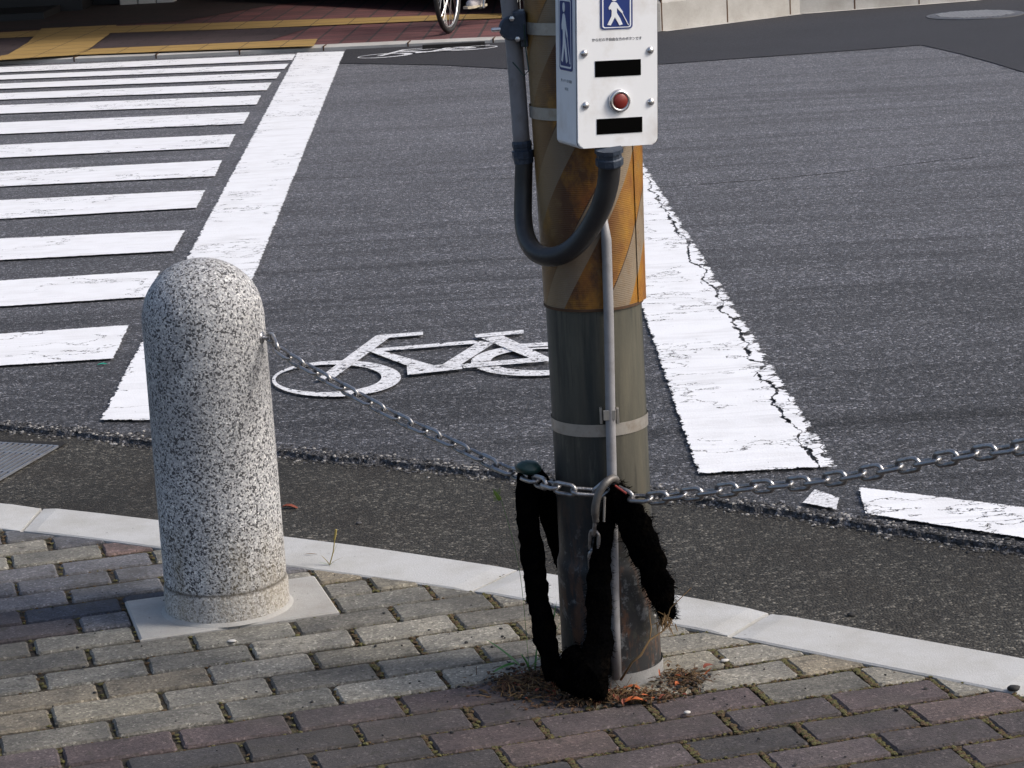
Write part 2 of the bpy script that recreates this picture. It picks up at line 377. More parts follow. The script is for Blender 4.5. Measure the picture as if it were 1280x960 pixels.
def tube(bm, pts, rad, seg=10, caps=True, mi=0):
    pts = [Vector(p) for p in pts]; n = len(pts)
    rs = rad if isinstance(rad, (list, tuple)) else [rad] * n
    tn = [(pts[min(i + 1, n - 1)] - pts[max(i - 1, 0)]).normalized() for i in range(n)]
    up = Vector((0, 0, 1)) if abs(tn[0].z) < .9 else Vector((1, 0, 0))
    nn = tn[0].cross(up).normalized(); rings = []
    for i in range(n):
        nn = (nn - tn[i] * nn.dot(tn[i])).normalized(); bb = tn[i].cross(nn)
        rings.append([bm.verts.new(pts[i] + (nn * math.cos(2 * math.pi * k / seg) + bb * math.sin(2 * math.pi * k / seg)) * rs[i]) for k in range(seg)])
    fs = []
    for i in range(n - 1):
        for k in range(seg):
            fs.append(bm.faces.new((rings[i][k], rings[i][(k + 1) % seg], rings[i + 1][(k + 1) % seg], rings[i + 1][k])))
    if caps: fs.append(bm.faces.new(rings[0][::-1])); fs.append(bm.faces.new(rings[-1]))
    for f in fs: f.material_index = mi
    return rings
def lathe(bm, prof, seg=48, at=Vector((0, 0, 0)), axis=None, mi=0):
    """prof: (r, h) from bottom up; r=0 closes"""
    mt = Matrix.Translation(at) if axis is None else Matrix.Translation(at) @ Vector(axis).normalized().to_track_quat('Z', 'Y').to_matrix().to_4x4()
    prev = None
    for r, h in prof:
        ring = [bm.verts.new(mt @ Vector((0, 0, h)))] if r < 1e-6 else [bm.verts.new(mt @ Vector((r * math.cos(2 * math.pi * k / seg), r * math.sin(2 * math.pi * k / seg), h))) for k in range(seg)]
        if prev:
            for k in range(seg):
                a = prev[k % len(prev)]; b_ = prev[(k + 1) % len(prev)]; c = ring[(k + 1) % len(ring)]; d = ring[k % len(ring)]
                vs = []
                for v in (a, b_, c, d):
                    if v not in vs: vs.append(v)
                if len(vs) >= 3: bm.faces.new(vs).material_index = mi
        prev = ring
def box(bm, lo, hi, mt=None, bev=0, mi=0):
    lo = Vector(lo); hi = Vector(hi)
    r = bmesh.ops.create_cube(bm, size=1)
    vs = r['verts']
    for v in vs:
        v.co = Vector(((lo.x + hi.x) / 2 + v.co.x * (hi.x - lo.x), (lo.y + hi.y) / 2 + v.co.y * (hi.y - lo.y), (lo.z + hi.z) / 2 + v.co.z * (hi.z - lo.z)))
    fs = set(f for v in vs for f in v.link_faces)
    for f in fs: f.material_index = mi
    if bev:
        es = set(e for v in vs for e in v.link_edges)
        rr = bmesh.ops.bevel(bm, geom=list(es), offset=bev, segments=2, affect='EDGES', profile=.5)
        vs = list(set(v for f in rr['faces'] for v in f.verts) | set(v for v in vs if v.is_valid))
    if mt is not None:
        for v in vs: v.co = mt @ v.co
    return vs
def prism(bm, poly, d0, d1, mt=None, mi=0):
    """poly 2-D in x,z ; extruded along y from d0 to d1"""
    a = [bm.verts.new((x, d0, z)) for x, z in poly]; b_ = [bm.verts.new((x, d1, z)) for x, z in poly]
    n = len(poly); fs = [bm.faces.new(a), bm.faces.new(b_[::-1])]
    for i in range(n): fs.append(bm.faces.new((a[i], b_[i], b_[(i + 1) % n], a[(i + 1) % n])))
    for f in fs: f.material_index = mi
    if mt is not None:
        for v in a + b_: v.co = mt @ v.co
_t = bmesh.new(); bmesh.ops.create_icosphere(_t, subdivisions=1, radius=1); _t.verts.index_update()
ICO_V = [v.co.copy() for v in _t.verts]; ICO_F = [[v.index for v in f.verts] for f in _t.faces]; _t.free()
def ico(bm, fn, mi=0):
    vs = [bm.verts.new(fn(c)) for c in ICO_V]
    for f in ICO_F: bm.faces.new([vs[k] for k in f]).material_index = mi
def sheet(bm, pts, drop=0, mi=0):
    vs = [bm.verts.new(p) for p in pts]; f = bm.faces.new(vs)
    if f.normal.z < 0: f.normal_flip()
    f.normal_update()
    if f.normal.z < 0: f.normal_flip()
    if drop:
        lo = [bm.verts.new(Vector(p) - Vector((0, 0, drop))) for p in pts]; n = len(pts)
        for i in range(n): bm.faces.new((vs[i], lo[i], lo[(i + 1) % n], vs[(i + 1) % n])).material_index = mi
    f.material_index = mi
    return f
def nz(p, s=1., o=0.): return noise.noise(Vector((p[0] * s + o, p[1] * s - o, o)))

# ------------------------------------------------------------------ ground and road
ZG, ZR, ZP, ZM = -.034, -.022, -.018, -.014      # gutter, road, new asphalt, paint
bm = bmesh.new(); sheet(bm, [Vector((-900, -900, -.25)), Vector((900, -900, -.25)), Vector((900, 900, -.25)), Vector((-900, 900, -.25))])
tag(link('ground', bm, M['ground']), None, None, kind='structure')
bm = bmesh.new(); sheet(bm, [Vector((-30, -20, ZG)), Vector((30, -20, ZG)), Vector((30, 30, ZG)), Vector((-30, 30, ZG))])
tag(link('gutter', bm, M['gutter']), None, None, kind='structure')

def dense(pts, step):
    out = []
    for a, b_ in zip(pts, pts[1:]):
        n = max(1, int((b_ - a).length / step))
        out += [a.lerp(b_, k / n) for k in range(n)]
    return out + [pts[-1]]
def smooth_line(pts, k=3):
    for _ in range(k):
        pts = [pts[0]] + [(pts[i - 1] + pts[i] * 2 + pts[i + 1]) / 4 for i in range(1, len(pts) - 1)] + [pts[-1]]
    return pts
edge = [G(*p, ZR) for p in ((0, 532), (90, 540), (180, 551), (350, 564), (500, 578), (600, 588), (892, 625), (1048, 649), (1280, 686))]
edge = [edge[0] + (edge[0] - edge[2]).normalized() * 9] + edge + [edge[-1] + (edge[-1] - edge[-2]).normalized() * 6]
edge = smooth_line(dense(edge, .012), 6)
edge = [p + Vector((0, (nz(p, 9) * .018 + nz(p, 40, 3) * .012 + nz(p, 110, 7) * .008), 0)) for p in edge]
far_edge = [G(*p, ZR) for p in ((1209, 2), (1000, 18), (826, 40), (640, 53), (405, 63.5), (200, 73), (0, 81))]
far_edge = [Vector((26, 27, ZR)), Vector((9, 21.2, ZR))] + far_edge + [Vector((-12, 18.6, ZR)), Vector((-28, 20.5, ZR))]
bm = bmesh.new()
def far_y(x, pts):
    for a, b_ in zip(pts, pts[1:]):
        lo_, hi_ = (a, b_) if a.x < b_.x else (b_, a)
        if lo_.x <= x <= hi_.x: return lo_.y + (hi_.y - lo_.y) * (x - lo_.x) / max(1e-9, hi_.x - lo_.x)
    return pts[0].y if x > max(p.x for p in pts) else pts[-1].y
def band_mesh(near, farp, z, lip):
    bm = bmesh.new(); prev = None
    xs = sorted(near, key=lambda p: p.x); bk = sorted(p.x for p in farp); out = []
    for a, b_ in zip(xs, xs[1:]):
        out.append(a); out += [a.lerp(b_, (x - a.x) / (b_.x - a.x)) for x in bk if a.x + 1e-6 < x < b_.x - 1e-6]
    out.append(xs[-1])
    for p in out:
        col = [bm.verts.new(Vector((p.x, p.y, z))), bm.verts.new(Vector((p.x, far_y(p.x, farp), z)))]
        if lip: col.insert(0, bm.verts.new(Vector((p.x, p.y - .004 - lip * random.random(), z - .0125))))
        if prev:
            for j in range(len(col) - 1): bm.faces.new((prev[j], col[j], col[j + 1], prev[j + 1]))
        prev = col
    return bm
bm = band_mesh([Vector((-28, 19, 0))] + edge + [Vector((25, -8, 0))], far_edge, ZR, .010)
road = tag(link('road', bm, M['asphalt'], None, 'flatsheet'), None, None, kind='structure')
# loose grit along the broken road edge
bm = bmesh.new()
near_edge = [p for p in edge if -1.6 < p.x < 1.3]
for i in range(5200):
    p = random.choice(near_edge); k_ = random.random()
    q_ = p + Vector((random.uniform(-.01, .01), random.gauss(.012, .022) if k_ < .75 else random.gauss(-.01, .02), .0)); s_ = random.uniform(.0018, .0052) * (1.25 if k_ < .2 else 1)
    on = q_.y > p.y; o_ = q_ + Vector((0, 0, (ZR if on else ZG) - q_.z + s_ * .15))
    ico(bm, lambda c: Vector((c.x * random.uniform(.7, 1.4), c.y * random.uniform(.7, 1.3), c.z * .6)) * s_ + o_, random.choice((0, 0, 1, 1, 1, 2)))
grit = link('gravel', bm, [M['stone_grey'], M['stone_dark'], M['grit_pale']]); tag(grit, 'grey grit crumbling from the ragged edge of the asphalt', 'gravel', kind='stuff')

# newer asphalt along the far kerb
pb = [G(*p, ZP) for p in ((-200, 96), (430, 79), (550, 81), (640, 86), (720, 87), (826, 80), (950, 71), (1077, 62), (1152, 56), (1200, 67), (1240, 78), (1280, 90), (1500, 165))]
# left of the side line the crossing sits on the older asphalt
pf = [Vector((p.x, p.y - .03, ZP)) for p in far_edge if p.x > -1.5]
start = G(423, 79, ZP)
pb = [start] + [p for p in pb if p.x > start.x + .02]
bm = band_mesh(pb + [Vector((7.5, 12, ZP)), Vector((25, 14, ZP))], [Vector((p.x, p.y - .004, 0)) for p in far_edge], ZP, 0)
o = link('asphalt_patch', bm, M['asphalt_new'], None, 'flatsheet'); tag(o, None, None, kind='structure')

# ------------------------------------------------------------------ road paint, children of the road
def strip(name, quad, mat, crack=False, nu=1, parent=None):
    """quad: 4 world points, p0-p1 one short side, p3-p2 the other; uv = metres from the borders"""
    p0, p1, p2, p3 = quad
    bm = bmesh.new(); uvl = bm.loops.layers.uv.new('UVMap'); cr = bm.verts.layers.float_vector.new('crack')
    L = ((p3 - p0).length + (p2 - p1).length) / 2; W = ((p1 - p0).length + (p2 - p3).length) / 2
    U = [0, .5, 1]; V = [0, .5, 1]; gr = []
    info = {}
    for v in V:
        row = []
        for u in U:
            p = (p0.lerp(p1, u)).lerp(p3.lerp(p2, u), v); bv = bm.verts.new(p)
            bv[cr] = Vector(((1 - u) * W if crack else 9, 0, 0)); info[bv] = (min(u, 1 - u) * W, min(v, 1 - v) * L); row.append(bv)
        gr.append(row)
    for i in range(2):
        for j in range(2):
            f = bm.faces.new((gr[i][j], gr[i][j + 1], gr[i + 1][j + 1], gr[i + 1][j]))
            f.normal_update()
            if f.normal.z < 0: f.normal_flip()
            for l in f.loops: l[uvl].uv = info[l.vert]
    return link(name, bm, mat, parent, 'flatsheet')
g = lambda x, y: G(x, y, ZM)
def line_x(a, b_, y): return a[0] + (b_[0] - a[0]) * (y - a[1]) / (b_[1] - a[1])
strip('side_line', [g(124, 525), g(246, 525), g(431, 64), g(371, 66)], M['paint_line'], False, parent=road)
# the crossing-side line continues under the bollard; right border is chipped
strip('side_line', [g(872, 592), g(1048, 583), g(795 - 4, 190 - 8), g(735, 190 - 4)], M['paint_line'], True, parent=road)
strip('side_line', [g(735.5, 182), g(790.5, 178.5), g(716, 60), g(697, 62)], M['paint_line'], False, parent=road)
# crosswalk stripes: right end top / bottom and left level at x = 0
stripes = [((162, 406), (142, 448), 417, 457), ((201, 338), (183, 371), 350.5, 383), ((232, 287.5), (217, 313.5), 298, 325),
           ((257, 237.5), (246, 259.5), 250, 273.5), ((278, 200), (269, 220), 214, 233), ((295, 167.5), (287, 183.5), 181, 197),
           ((313, 140), (305, 154.5), 153, 167.5), ((327, 119), (321, 130.5), 131.5, 142), ((340, 103), (334, 112.5), 116.5, 124.5),
           ((351, 90), (346, 98), 104.5, 111), ((361, 79.5), (356, 86), 94, 99.5), ((370, 67.5), (365.5, 75), 84, 90.5)]
for k, (rt, rb, lt, lb) in enumerate(stripes):
    # carry on left beyond the frame
    ex = -700 if k > 5 else -350
    f0 = lambda y0, y1, x1: y0 + (y0 - y1) / x1 * (-ex)
    strip('crosswalk_stripe', [g(*rb), g(*rt), g(ex, f0(lt, rt[1], rt[0])), g(ex, f0(lb, rb[1], rb[0]))], M['paint_stripe'], parent=road)
# the stop line right of the pole
strip('stop_line', [g(1082, 642), g(1072, 608), g(1500, 661), g(1500, 706)], M['paint_stripe'], parent=road)
strip('line_fragment', [g(1003, 628), g(1018, 611), g(1050, 622), g(1046, 637)], M['paint_thin'], parent=road)

def flat_poly(bm, pts, uvl):
    vs = [bm.verts.new(p) for p in pts]; f = bm.faces.new(vs); f.normal_update()
    if f.normal.z < 0: f.normal_flip()
    for l in f.loops: l[uvl].uv = (.05, .05)
def cycle_mark(tf, z0):
    """painted bicycle symbol in crop pixels -> tf -> ground"""
    bm = bmesh.new(); uvl = bm.loops.layers.uv.new('UVMap'); k = [0]
    def T(x, y):
        a, b_ = tf(x, y); return G(a, b_, z0 + k[0] * .0004)
    def ring(oc, orad, ic, irad, n=56):
        o_ = [T(oc[0] + orad[0] * math.cos(t), oc[1] + orad[1] * math.sin(t) - (math.cos(t)) * 6) for t in [2 * math.pi * i / n for i in range(n)]]
        i_ = [T(ic[0] + irad[0] * math.cos(t), ic[1] + irad[1] * math.sin(t) - (math.cos(t)) * 5) for t in [2 * math.pi * i / n for i in range(n)]]
        for j in range(n): flat_poly(bm, [o_[j], o_[(j + 1) % n], i_[(j + 1) % n], i_[j]], uvl)
        k[0] += 1
    ring((322, 298), (258, 72), (290, 297), (212, 55)); ring((1117, 225), (257, 62), (1147, 222), (207, 43))
    for poly in ([(238, 304), (300, 304), (548, 124), (478, 127)], [(480, 125), (668, 110), (668, 123), (515, 136)],
                 [(440, 181), (870, 145), (900, 156), (480, 190)], [(430, 180), (492, 183), (705, 243), (740, 266), (620, 252)],
                 [(603, 250), (822, 238), (826, 259), (606, 283)], [(738, 246), (895, 148), (955, 155), (812, 247)],
                 [(875, 121), (1070, 103), (1072, 117), (880, 134)], [(900, 136), (988, 126), (1172, 214), (1172, 228), (1095, 216)],
                 [(820, 240), (1165, 209), (1170, 228), (832, 256)], [(1035, 160), (1300, 146), (1300, 160), (1060, 173)]):
        flat_poly(bm, [T(*p) for p in poly], uvl); k[0] += 1
    return bm
link('bicycle_mark', cycle_mark(lambda x, y: (320 + x / 3.2, 380 + y / 3.2), ZM), M['paint_thin'], road, 'flatsheet')
link('bicycle_mark', cycle_mark(lambda x, y: (447 + (x - 65) / 1315 * 176, 70.5 - (x - 65) / 1315 * 11 + (y - 240) / 260 * 9 - 1), ZM), M['paint_thin'], road, 'flatsheet')

# cracks in the asphalt: thin dark slots sunk as narrow strips
def crack(pts, wd, name='road_crack'):
    P = dense([G(*p, ZR + .0012) for p in pts], .02); bm = bmesh.new(); L = []
    for i, p in enumerate(P):
        w_ = wd * (.35 + 1.1 * abs(nz(p, 14, 5))) * (1 if 0 < i < len(P) - 1 else .1); o_ = Vector((0, nz(p, 20, 1) * .02 + nz(p, 60, 9) * .01, 0))
        L.append((bm.verts.new(p + o_ + Vector((0, w_, 0))), bm.verts.new(p + o_ - Vector((0, w_, 0)))))
    for a, b_ in zip(L, L[1:]):
        f = bm.faces.new((a[0], a[1], b_[1], b_[0])); f.normal_update()
        if f.normal.z < 0: f.normal_flip()
    link(name, bm, M['dark_hole'], road, 'flatsheet')
crack([(818, 234), (905, 228), (960, 224), (1060, 214), (1170, 201), (1230, 195)], .007)
crack([(365, 222), (430, 222), (520, 224), (650, 223)], .004)
crack([(1250, 84), (1282, 90)], .012)

# ------------------------------------------------------------------ near kerb
kf = [G(*p) for p in ((0, 627), (100, 637), (195, 648), (357, 668), (462, 681), (650, 709), (845, 741), (975, 765), (1280, 820))]
kb = [G(*p) for p in ((0, 659), (64, 667), (120, 673), (197, 684), (357, 706), (410, 713), (590, 737), (699, 757), (877, 786), (960, 804), (1107, 833), (1197, 851), (1280, 868))]
kf = [Vector((-6, 7.6, 0))] + kf + [Vector((1.7, 3.45, 0)), Vector((4.5, .6, 0))]
kb = [Vector((-6.05, 7.38, 0))] + kb + [Vector((1.55, 3.35, 0)), Vector((4.3, .48, 0))]
kf = smooth_line(dense(kf, .02), 20); kb = smooth_line(dense(kb, .02), 20)
def at_t(line, t):
    x = t * (len(line) - 1); i = min(int(x), len(line) - 2); return line[i].lerp(line[i + 1], x - i)
def near_on(line, p): return min(line, key=lambda q_: (q_ - p).length_squared)
def idx_on(line, p): return min(range(len(line)), key=lambda i: (line[i] - p).length_squared)
cuts = [(idx_on(kf, G(*a)), idx_on(kb, G(*b_))) for a, b_ in (((55, 631), (33, 662)), ((650, 709), (589, 737)), ((968, 764), (914, 793)))]
i0 = cuts[0]; cuts = [(max(0, i0[0] - 60), max(0, i0[1] - 58)), i0, ((cuts[0][0] + cuts[1][0]) // 2 - 3, (cuts[0][1] + cuts[1][1]) // 2 - 2)] + cuts[1:]
last = cuts[-1]
for k in range(1, 4): cuts.append((min(len(kf) - 2, last[0] + 30 * k), min(len(kb) - 2, last[1] + 29 * k)))
cuts = [(0, 0)] + cuts + [(len(kf) - 1, len(kb) - 1)]
bm = bmesh.new()
for (a0, b0), (a1, b1) in zip(cuts, cuts[1:]):
    if a1 - a0 < 2: continue
    n = 14; fr = []; bk = []
    for k in range(n + 1):
        t = k / n; fr.append(at_t(kf, (a0 + (a1 - a0) * t) / (len(kf) - 1))); bk.append(at_t(kb, (b0 + (b1 - b0) * t) / (len(kb) - 1)))
    d0 = (fr[1] - fr[0]).normalized() * .005; fr[0] = fr[0] + d0; bk[0] = bk[0] + d0; fr[-1] = fr[-1] - d0; bk[-1] = bk[-1] - d0
    ch = .006; dz = random.uniform(-.001, .001)
    L = []
    for k in range(n + 1):
        nrm = (fr[k] - bk[k]).normalized(); q_ = .004 * (k in (0, n))
        t0 = Vector((0, 0, dz - q_))
        L.append([bm.verts.new(bk[k] + Vector((0, 0, -.05))), bm.verts.new(bk[k] + Vector((0, 0, -.003 + dz))), bm.verts.new(bk[k] + nrm * .004 + t0),
                  bm.verts.new(fr[k] - nrm * ch * 2 + t0), bm.verts.new(fr[k] - nrm * .003 + Vector((0, 0, -ch))), bm.verts.new(fr[k] + Vector((0, 0, -.09)))])
    for k in range(n):
        for j in range(5): bm.faces.new((L[k][j], L[k][j + 1], L[k + 1][j + 1], L[k + 1][j]))
    bm.faces.new(L[0]); bm.faces.new(L[-1][::-1])
kerb = tag(link('kerb', bm, M['kerb']), None, None, kind='structure')

# ------------------------------------------------------------------ near pavement: laid concrete pavers
LA, LB, LX, LY = 0.09757082, 0.0262515, -0.9960426, 4.57698001
def lat(i, r):       # i in paver lengths, r rows
    X, Y = i * 2, -r
    return Vector((LA * X - LB * Y + LX, LB * X + LA * Y + LY, 0))
def unlat(p):
    dx, dy = p.x - LX, p.y - LY; d = LA * LA + LB * LB
    X = (LA * dx + LB * dy) / d; Y = (-LB * dx + LA * dy) / d
    return X / 2, -Y
def clip_poly(poly, a, n):
    out = []
    for i in range(len(poly)):
        p, q_ = poly[i], poly[(i + 1) % len(poly)]; dp, dq = (p - a).dot(n), (q_ - a).dot(n)
        if dp <= 0: out.append(p)
        if dp * dq < 0: out.append(p.lerp(q_, dp / (dp - dq)))
    return out
LIGHT = [(.240, .230, .200), (.212, .208, .186), (.27, .260, .228), (.175, .172, .155), (.225, .20, .155), (.15, .145, .13), (.24, .225, .185)]
GREYB = [(.135, .14, .155), (.15, .15, .165), (.115, .118, .135)]
PURP = [(.082, .064, .067), (.098, .080, .084), (.066, .056, .059), (.108, .082, .080)]
DARK = [(.055, .05, .052), (.065, .056, .058), (.05, .048, .052)]
BLUE = [(.032, .042, .068), (.045, .052, .075)]
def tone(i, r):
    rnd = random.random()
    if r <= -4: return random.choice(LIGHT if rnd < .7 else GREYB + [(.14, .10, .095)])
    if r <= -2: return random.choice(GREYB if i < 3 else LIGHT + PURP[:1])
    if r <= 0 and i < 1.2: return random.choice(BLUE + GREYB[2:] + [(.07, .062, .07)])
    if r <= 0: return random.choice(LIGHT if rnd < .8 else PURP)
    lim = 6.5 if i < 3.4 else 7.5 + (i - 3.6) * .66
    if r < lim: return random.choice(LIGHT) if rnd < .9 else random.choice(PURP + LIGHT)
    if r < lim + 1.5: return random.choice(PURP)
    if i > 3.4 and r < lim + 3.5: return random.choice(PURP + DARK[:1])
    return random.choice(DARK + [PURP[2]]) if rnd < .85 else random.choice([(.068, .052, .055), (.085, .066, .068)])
SI0, SI1, SR0, SR1 = 1.02, 3.0, -1.02, 1.5
bm = bmesh.new(); tl = bm.faces.layers.int.new('dummy'); tones = []
SPECIAL = {}
def add_paver(corners, tcol):
    c = sum(corners, Vector()) / len(corners)
    nk = near_on(kb, c); k = max(1, min(len(kb) - 2, idx_on(kb, c)))
    d = (kb[k + 1] - kb[k - 1]).normalized(); n = Vector((-d.y, d.x, 0))
    if n.y < 0: n = -n
    poly = corners
    for kk in {k, idx_on(kb, corners[0]), idx_on(kb, corners[2])}:
        kk = max(1, min(len(kb) - 2, kk)); d = (kb[kk + 1] - kb[kk - 1]).normalized(); n = Vector((-d.y, d.x, 0)); n = n if n.y > 0 else -n
        poly = clip_poly(poly, kb[kk] - n * .004, n)
        if len(poly) < 3: return
    # area
    ar = abs(sum(poly[i].x * poly[(i + 1) % len(poly)].y - poly[(i + 1) % len(poly)].x * poly[i].y for i in range(len(poly)))) / 2
    if ar < .0004: return
    c = sum(poly, Vector()) / len(poly)
    dz = random.gauss(-.001, .0012); tx, ty = random.gauss(0, .005), random.gauss(0, .006)
    hz = lambda p: dz + (p.x - c.x) * tx + (p.y - c.y) * ty
    # round the corners a little
    out = []
    m = len(poly)
    for i in range(m):
        p, a, b_ = poly[i], poly[i - 1], poly[(i + 1) % m]; k_ = random.uniform(.003, .007)
        la, lb = (a - p).length, (b_ - p).length
        if la < .012 or lb < .012: out.append(p); continue
        # divide the side for a slightly uneven outline
        out.append(p + (a - p) / la * k_); out.append(p + (b_ - p) / lb * k_)
        if lb > .08:
            for t in (.2, .35, .5, .65, .8):
                q_ = p.lerp(b_, t); nn = (c - q_).normalized(); out.append(q_ + nn * max(0, random.gauss(.0006, .0007)))
    base = [p.copy() for p in out]
    a_ = [bm.verts.new(Vector((p.x, p.y, -.03))) for p in base]
    b1 = [bm.verts.new(Vector((p.x, p.y, -.0045 + hz(p)))) for p in base]
    ins = [p + (c - p).normalized() * .0045 for p in base]
    b2 = [bm.verts.new(Vector((p.x, p.y, hz(p)))) for p in ins]
    n_ = len(base); fs = [bm.faces.new(b2)]
    for i in range(n_):
        j = (i + 1) % n_
        fs.append(bm.faces.new((a_[i], a_[j], b1[j], b1[i]))); fs.append(bm.faces.new((b1[i], b1[j], b2[j], b2[i])))
    v_ = random.uniform(.9, 1.1); idx = len(tones); tones.append(tuple(x * v_ for x in tcol))
    for f in fs: f[tl] = idx
joints = []
for r in range(-14, 40):
    for ii in range(-9, 22):
        i = ii + (0 if r % 2 else .5)
        rr_ = r
        hj = random.uniform(.014, .027); jr = random.uniform(.060, .092)
        sl = random.gauss(0, .008)
        i0_, i1_ = i + hj + sl, i + 1 - hj + sl; r0, r1 = r - .5 + jr, r + .5 - jr
        c = lat(i + .5, r)
        if c.y > 8 or c.y < -.6 or c.x < -3.6 or c.x > 3.2: continue
        k = idx_on(kb, c)
        if c.y > kb[k].y + .12: continue
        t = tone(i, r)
        segs = [(i0_, i1_, r0, r1)]
        if r0 < SR1 and r1 > SR0 and i1_ > SI0 and i0_ < SI1:
            segs = []
            if i0_ < SI0 - .1: segs.append((i0_, SI0 - .02, r0, r1))
            if i1_ > SI1 + .1: segs.append((SI1 + .02, i1_, r0, r1))
            if r0 < SR0 - .25: segs.append((max(i0_, SI0), min(i1_, SI1), r0, SR0 - .04))
        for (a0, a1, b0, b1_) in segs:
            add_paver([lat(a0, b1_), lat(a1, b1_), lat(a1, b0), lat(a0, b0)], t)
        joints.append((lat(i, r), r, i))
me_tones = tones
bmesh.ops.recalc_face_normals(bm, faces=bm.faces)
me = bpy.data.meshes.new('pavement'); ids = [f[tl] for f in bm.faces]; bm.to_mesh(me); bm.free()
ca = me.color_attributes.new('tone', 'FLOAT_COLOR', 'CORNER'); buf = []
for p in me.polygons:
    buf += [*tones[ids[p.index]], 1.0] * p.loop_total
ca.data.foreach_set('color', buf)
me.materials.append(M['paver']); pav = bpy.data.objects.new('pavement', me); COL.objects.link(pav); tag(pav, None, None, kind='structure')
bm = bmesh.new(); f = bm.faces.new([bm.verts.new(Vector((p.x, p.y, -.0075))) for p in kb + [Vector((4.3, -5, 0)), Vector((-6, -5, 0))]])
bmesh.ops.triangulate(bm, faces=[f])
for f in bm.faces:
    f.normal_update()
    if f.normal.z < 0: f.normal_flip()
link('joint_bed', bm, M['joint'], pav, 'flatsheet')
# moss and soil lumps squeezed out of the joints
def clump(bm, p, s, flat=.45, mi=0):
    def fn(c):
        q_ = c * s * random.uniform(.65, 1.3); return Vector((q_.x, q_.y, q_.z * flat)) + p
    ico(bm, fn, int(mi))
bm = bmesh.new()
for (p, r, i) in joints:
    if not (-1.3 < p.x < 1.3 and 3.4 < p.y < 5.6): continue
    right = max(0, min(1, (p.x + .45) / .7)); dens = 5 + 85 * right ** 1.1 * random.uniform(.2, 1.3)
    k = idx_on(kb, p)
    if p.y > kb[k].y - .01: continue
    for _ in range(int(dens)):
        q_ = lat(i + random.gauss(0, .013), r + random.uniform(-.5, .5)); clump(bm, q_ + Vector((0, 0, -.004)), random.uniform(.002, .0062), mi=random.random() < .5)
    for _ in range(int(dens * 1.0)):
        q_ = lat(i + random.uniform(0, 1), r - .5 + random.gauss(0, .035)); clump(bm, q_ + Vector((0, 0, -.005)), random.uniform(.0016, .0044), mi=random.random() < .5)
for _ in range(260):        # along the back of the kerb
    q_ = random.choice(kb)
    if -.5 < q_.x < 1.1: clump(bm, q_ + Vector((random.uniform(-.01, .01), random.gauss(-.006, .006), -.003)), random.uniform(.002, .006), mi=random.random() < .6)
o = link('moss', bm, [M['moss'], M['moss_brown']]); tag(o, 'olive moss and soil filling the joints between pavers', 'moss', kind='stuff')
# crumbs of dark dirt
bm = bmesh.new()
for _ in range(230):
    p = lat(random.uniform(0, 8), random.uniform(-2, 13)); k = idx_on(kb, p)
    if p.y > kb[k].y: continue
    clump(bm, p + Vector((0, 0, .001)), random.choice([.0015, .002, .0025, .004]), .6)
o = link('dirt_crumbs', bm, M['stone_dark']); tag(o, 'dark crumbs of dirt strewn over the pavers', 'dirt', kind='stuff')

# ------------------------------------------------------------------ stone bollard
BC = Vector((-.603, 4.660, 0))
def make_bollard(at):
    t = empty('stone_bollard', at)
    bm = bmesh.new()
    prof = [(.126, -.03), (.1262, .052), (.1245, .059), (.1225, .063), (.1235, .070), (.1238, .078), (.1228, .30), (.1215, .50), (.1205, .602)]
    for k in range(1, 15):
        a = k / 14 * math.pi / 2; prof.append((.1205 * math.cos(a) ** .96 if k < 14 else 0, .602 + .119 * math.sin(a)))
    lathe(bm, prof, 72)
    for v in bm.verts:
        if v.co.z > .01:
            r_ = Vector((v.co.x, v.co.y, 0)); 
            if r_.length > .01: v.co += r_.normalized() * .0012 * noise.noise(v.co * 30)
    link('shaft', bm, M['granite'], t, True, rel=False)
    return t
bol = make_bollard(BC)
tag(bol, 'speckled granite bollard with a domed top, standing left of the leaning pole', 'bollard', 'bollards along the kerb')
# footing, laid with the pavers' grid
bm = bmesh.new()
cs = [lat(SI0, SR1), lat(SI1, SR1), lat(SI1, SR0), lat(SI0, SR0)]
box_pts = []
lo = [bm.verts.new(Vector((p.x, p.y, -.03))) for p in cs]; cc = sum(cs, Vector()) / 4
hi1 = [bm.verts.new(Vector((p.x, p.y, -.002))) for p in cs]; hi2 = [bm.verts.new(Vector((p.x, p.y, .0015)) + (cc - p).normalized() * .005) for p in cs]
bm.faces.new(hi2)
for i in range(4):
    j = (i + 1) % 4; bm.faces.new((lo[i], lo[j], hi1[j], hi1[i])); bm.faces.new((hi1[i], hi1[j], hi2[j], hi2[i]))
link('footing', bm, M['slab'], bol)
# mortar fillet round the foot
bm = bmesh.new(); lathe(bm, [(.134, .0016), (.130, .005), (.1262, .008), (.1255, .008)], 60, BC)
link('mortar_ring', bm, M['slab'], bol, True)
eye_p = P3(320, 422, 4.63)
bm = bmesh.new()
d_ = Vector((.96, -.28, 0))
tube(bm, [BC + Vector((0, 0, eye_p.z)) + d_ * .10, BC + Vector((0, 0, eye_p.z)) + d_ * .135], .0045, 10)
ec = BC + Vector((0, 0, eye_p.z)) + d_ * .139
tube(bm, [ec + (d_ * math.cos(a) + Vector((0, 0, 1)) * math.sin(a)) * .008 for a in [2 * math.pi * k / 20 for k in range(21)]], .0035, 8, False)
lathe(bm, [(.012, 0), (.012, .003), (.0, .004)], 16, BC + Vector((0, 0, eye_p.z)) + d_ * .1195, d_)
link('eye_bolt', bm, M['chain'], bol, True)
EYE = ec.copy()

def copy_tree(o, parent=None):
    c = o.copy(); COL.objects.link(c); c.parent = parent
    for ch in [x for x in bpy.data.objects if x.parent == o]: copy_tree(ch, c)
    return c

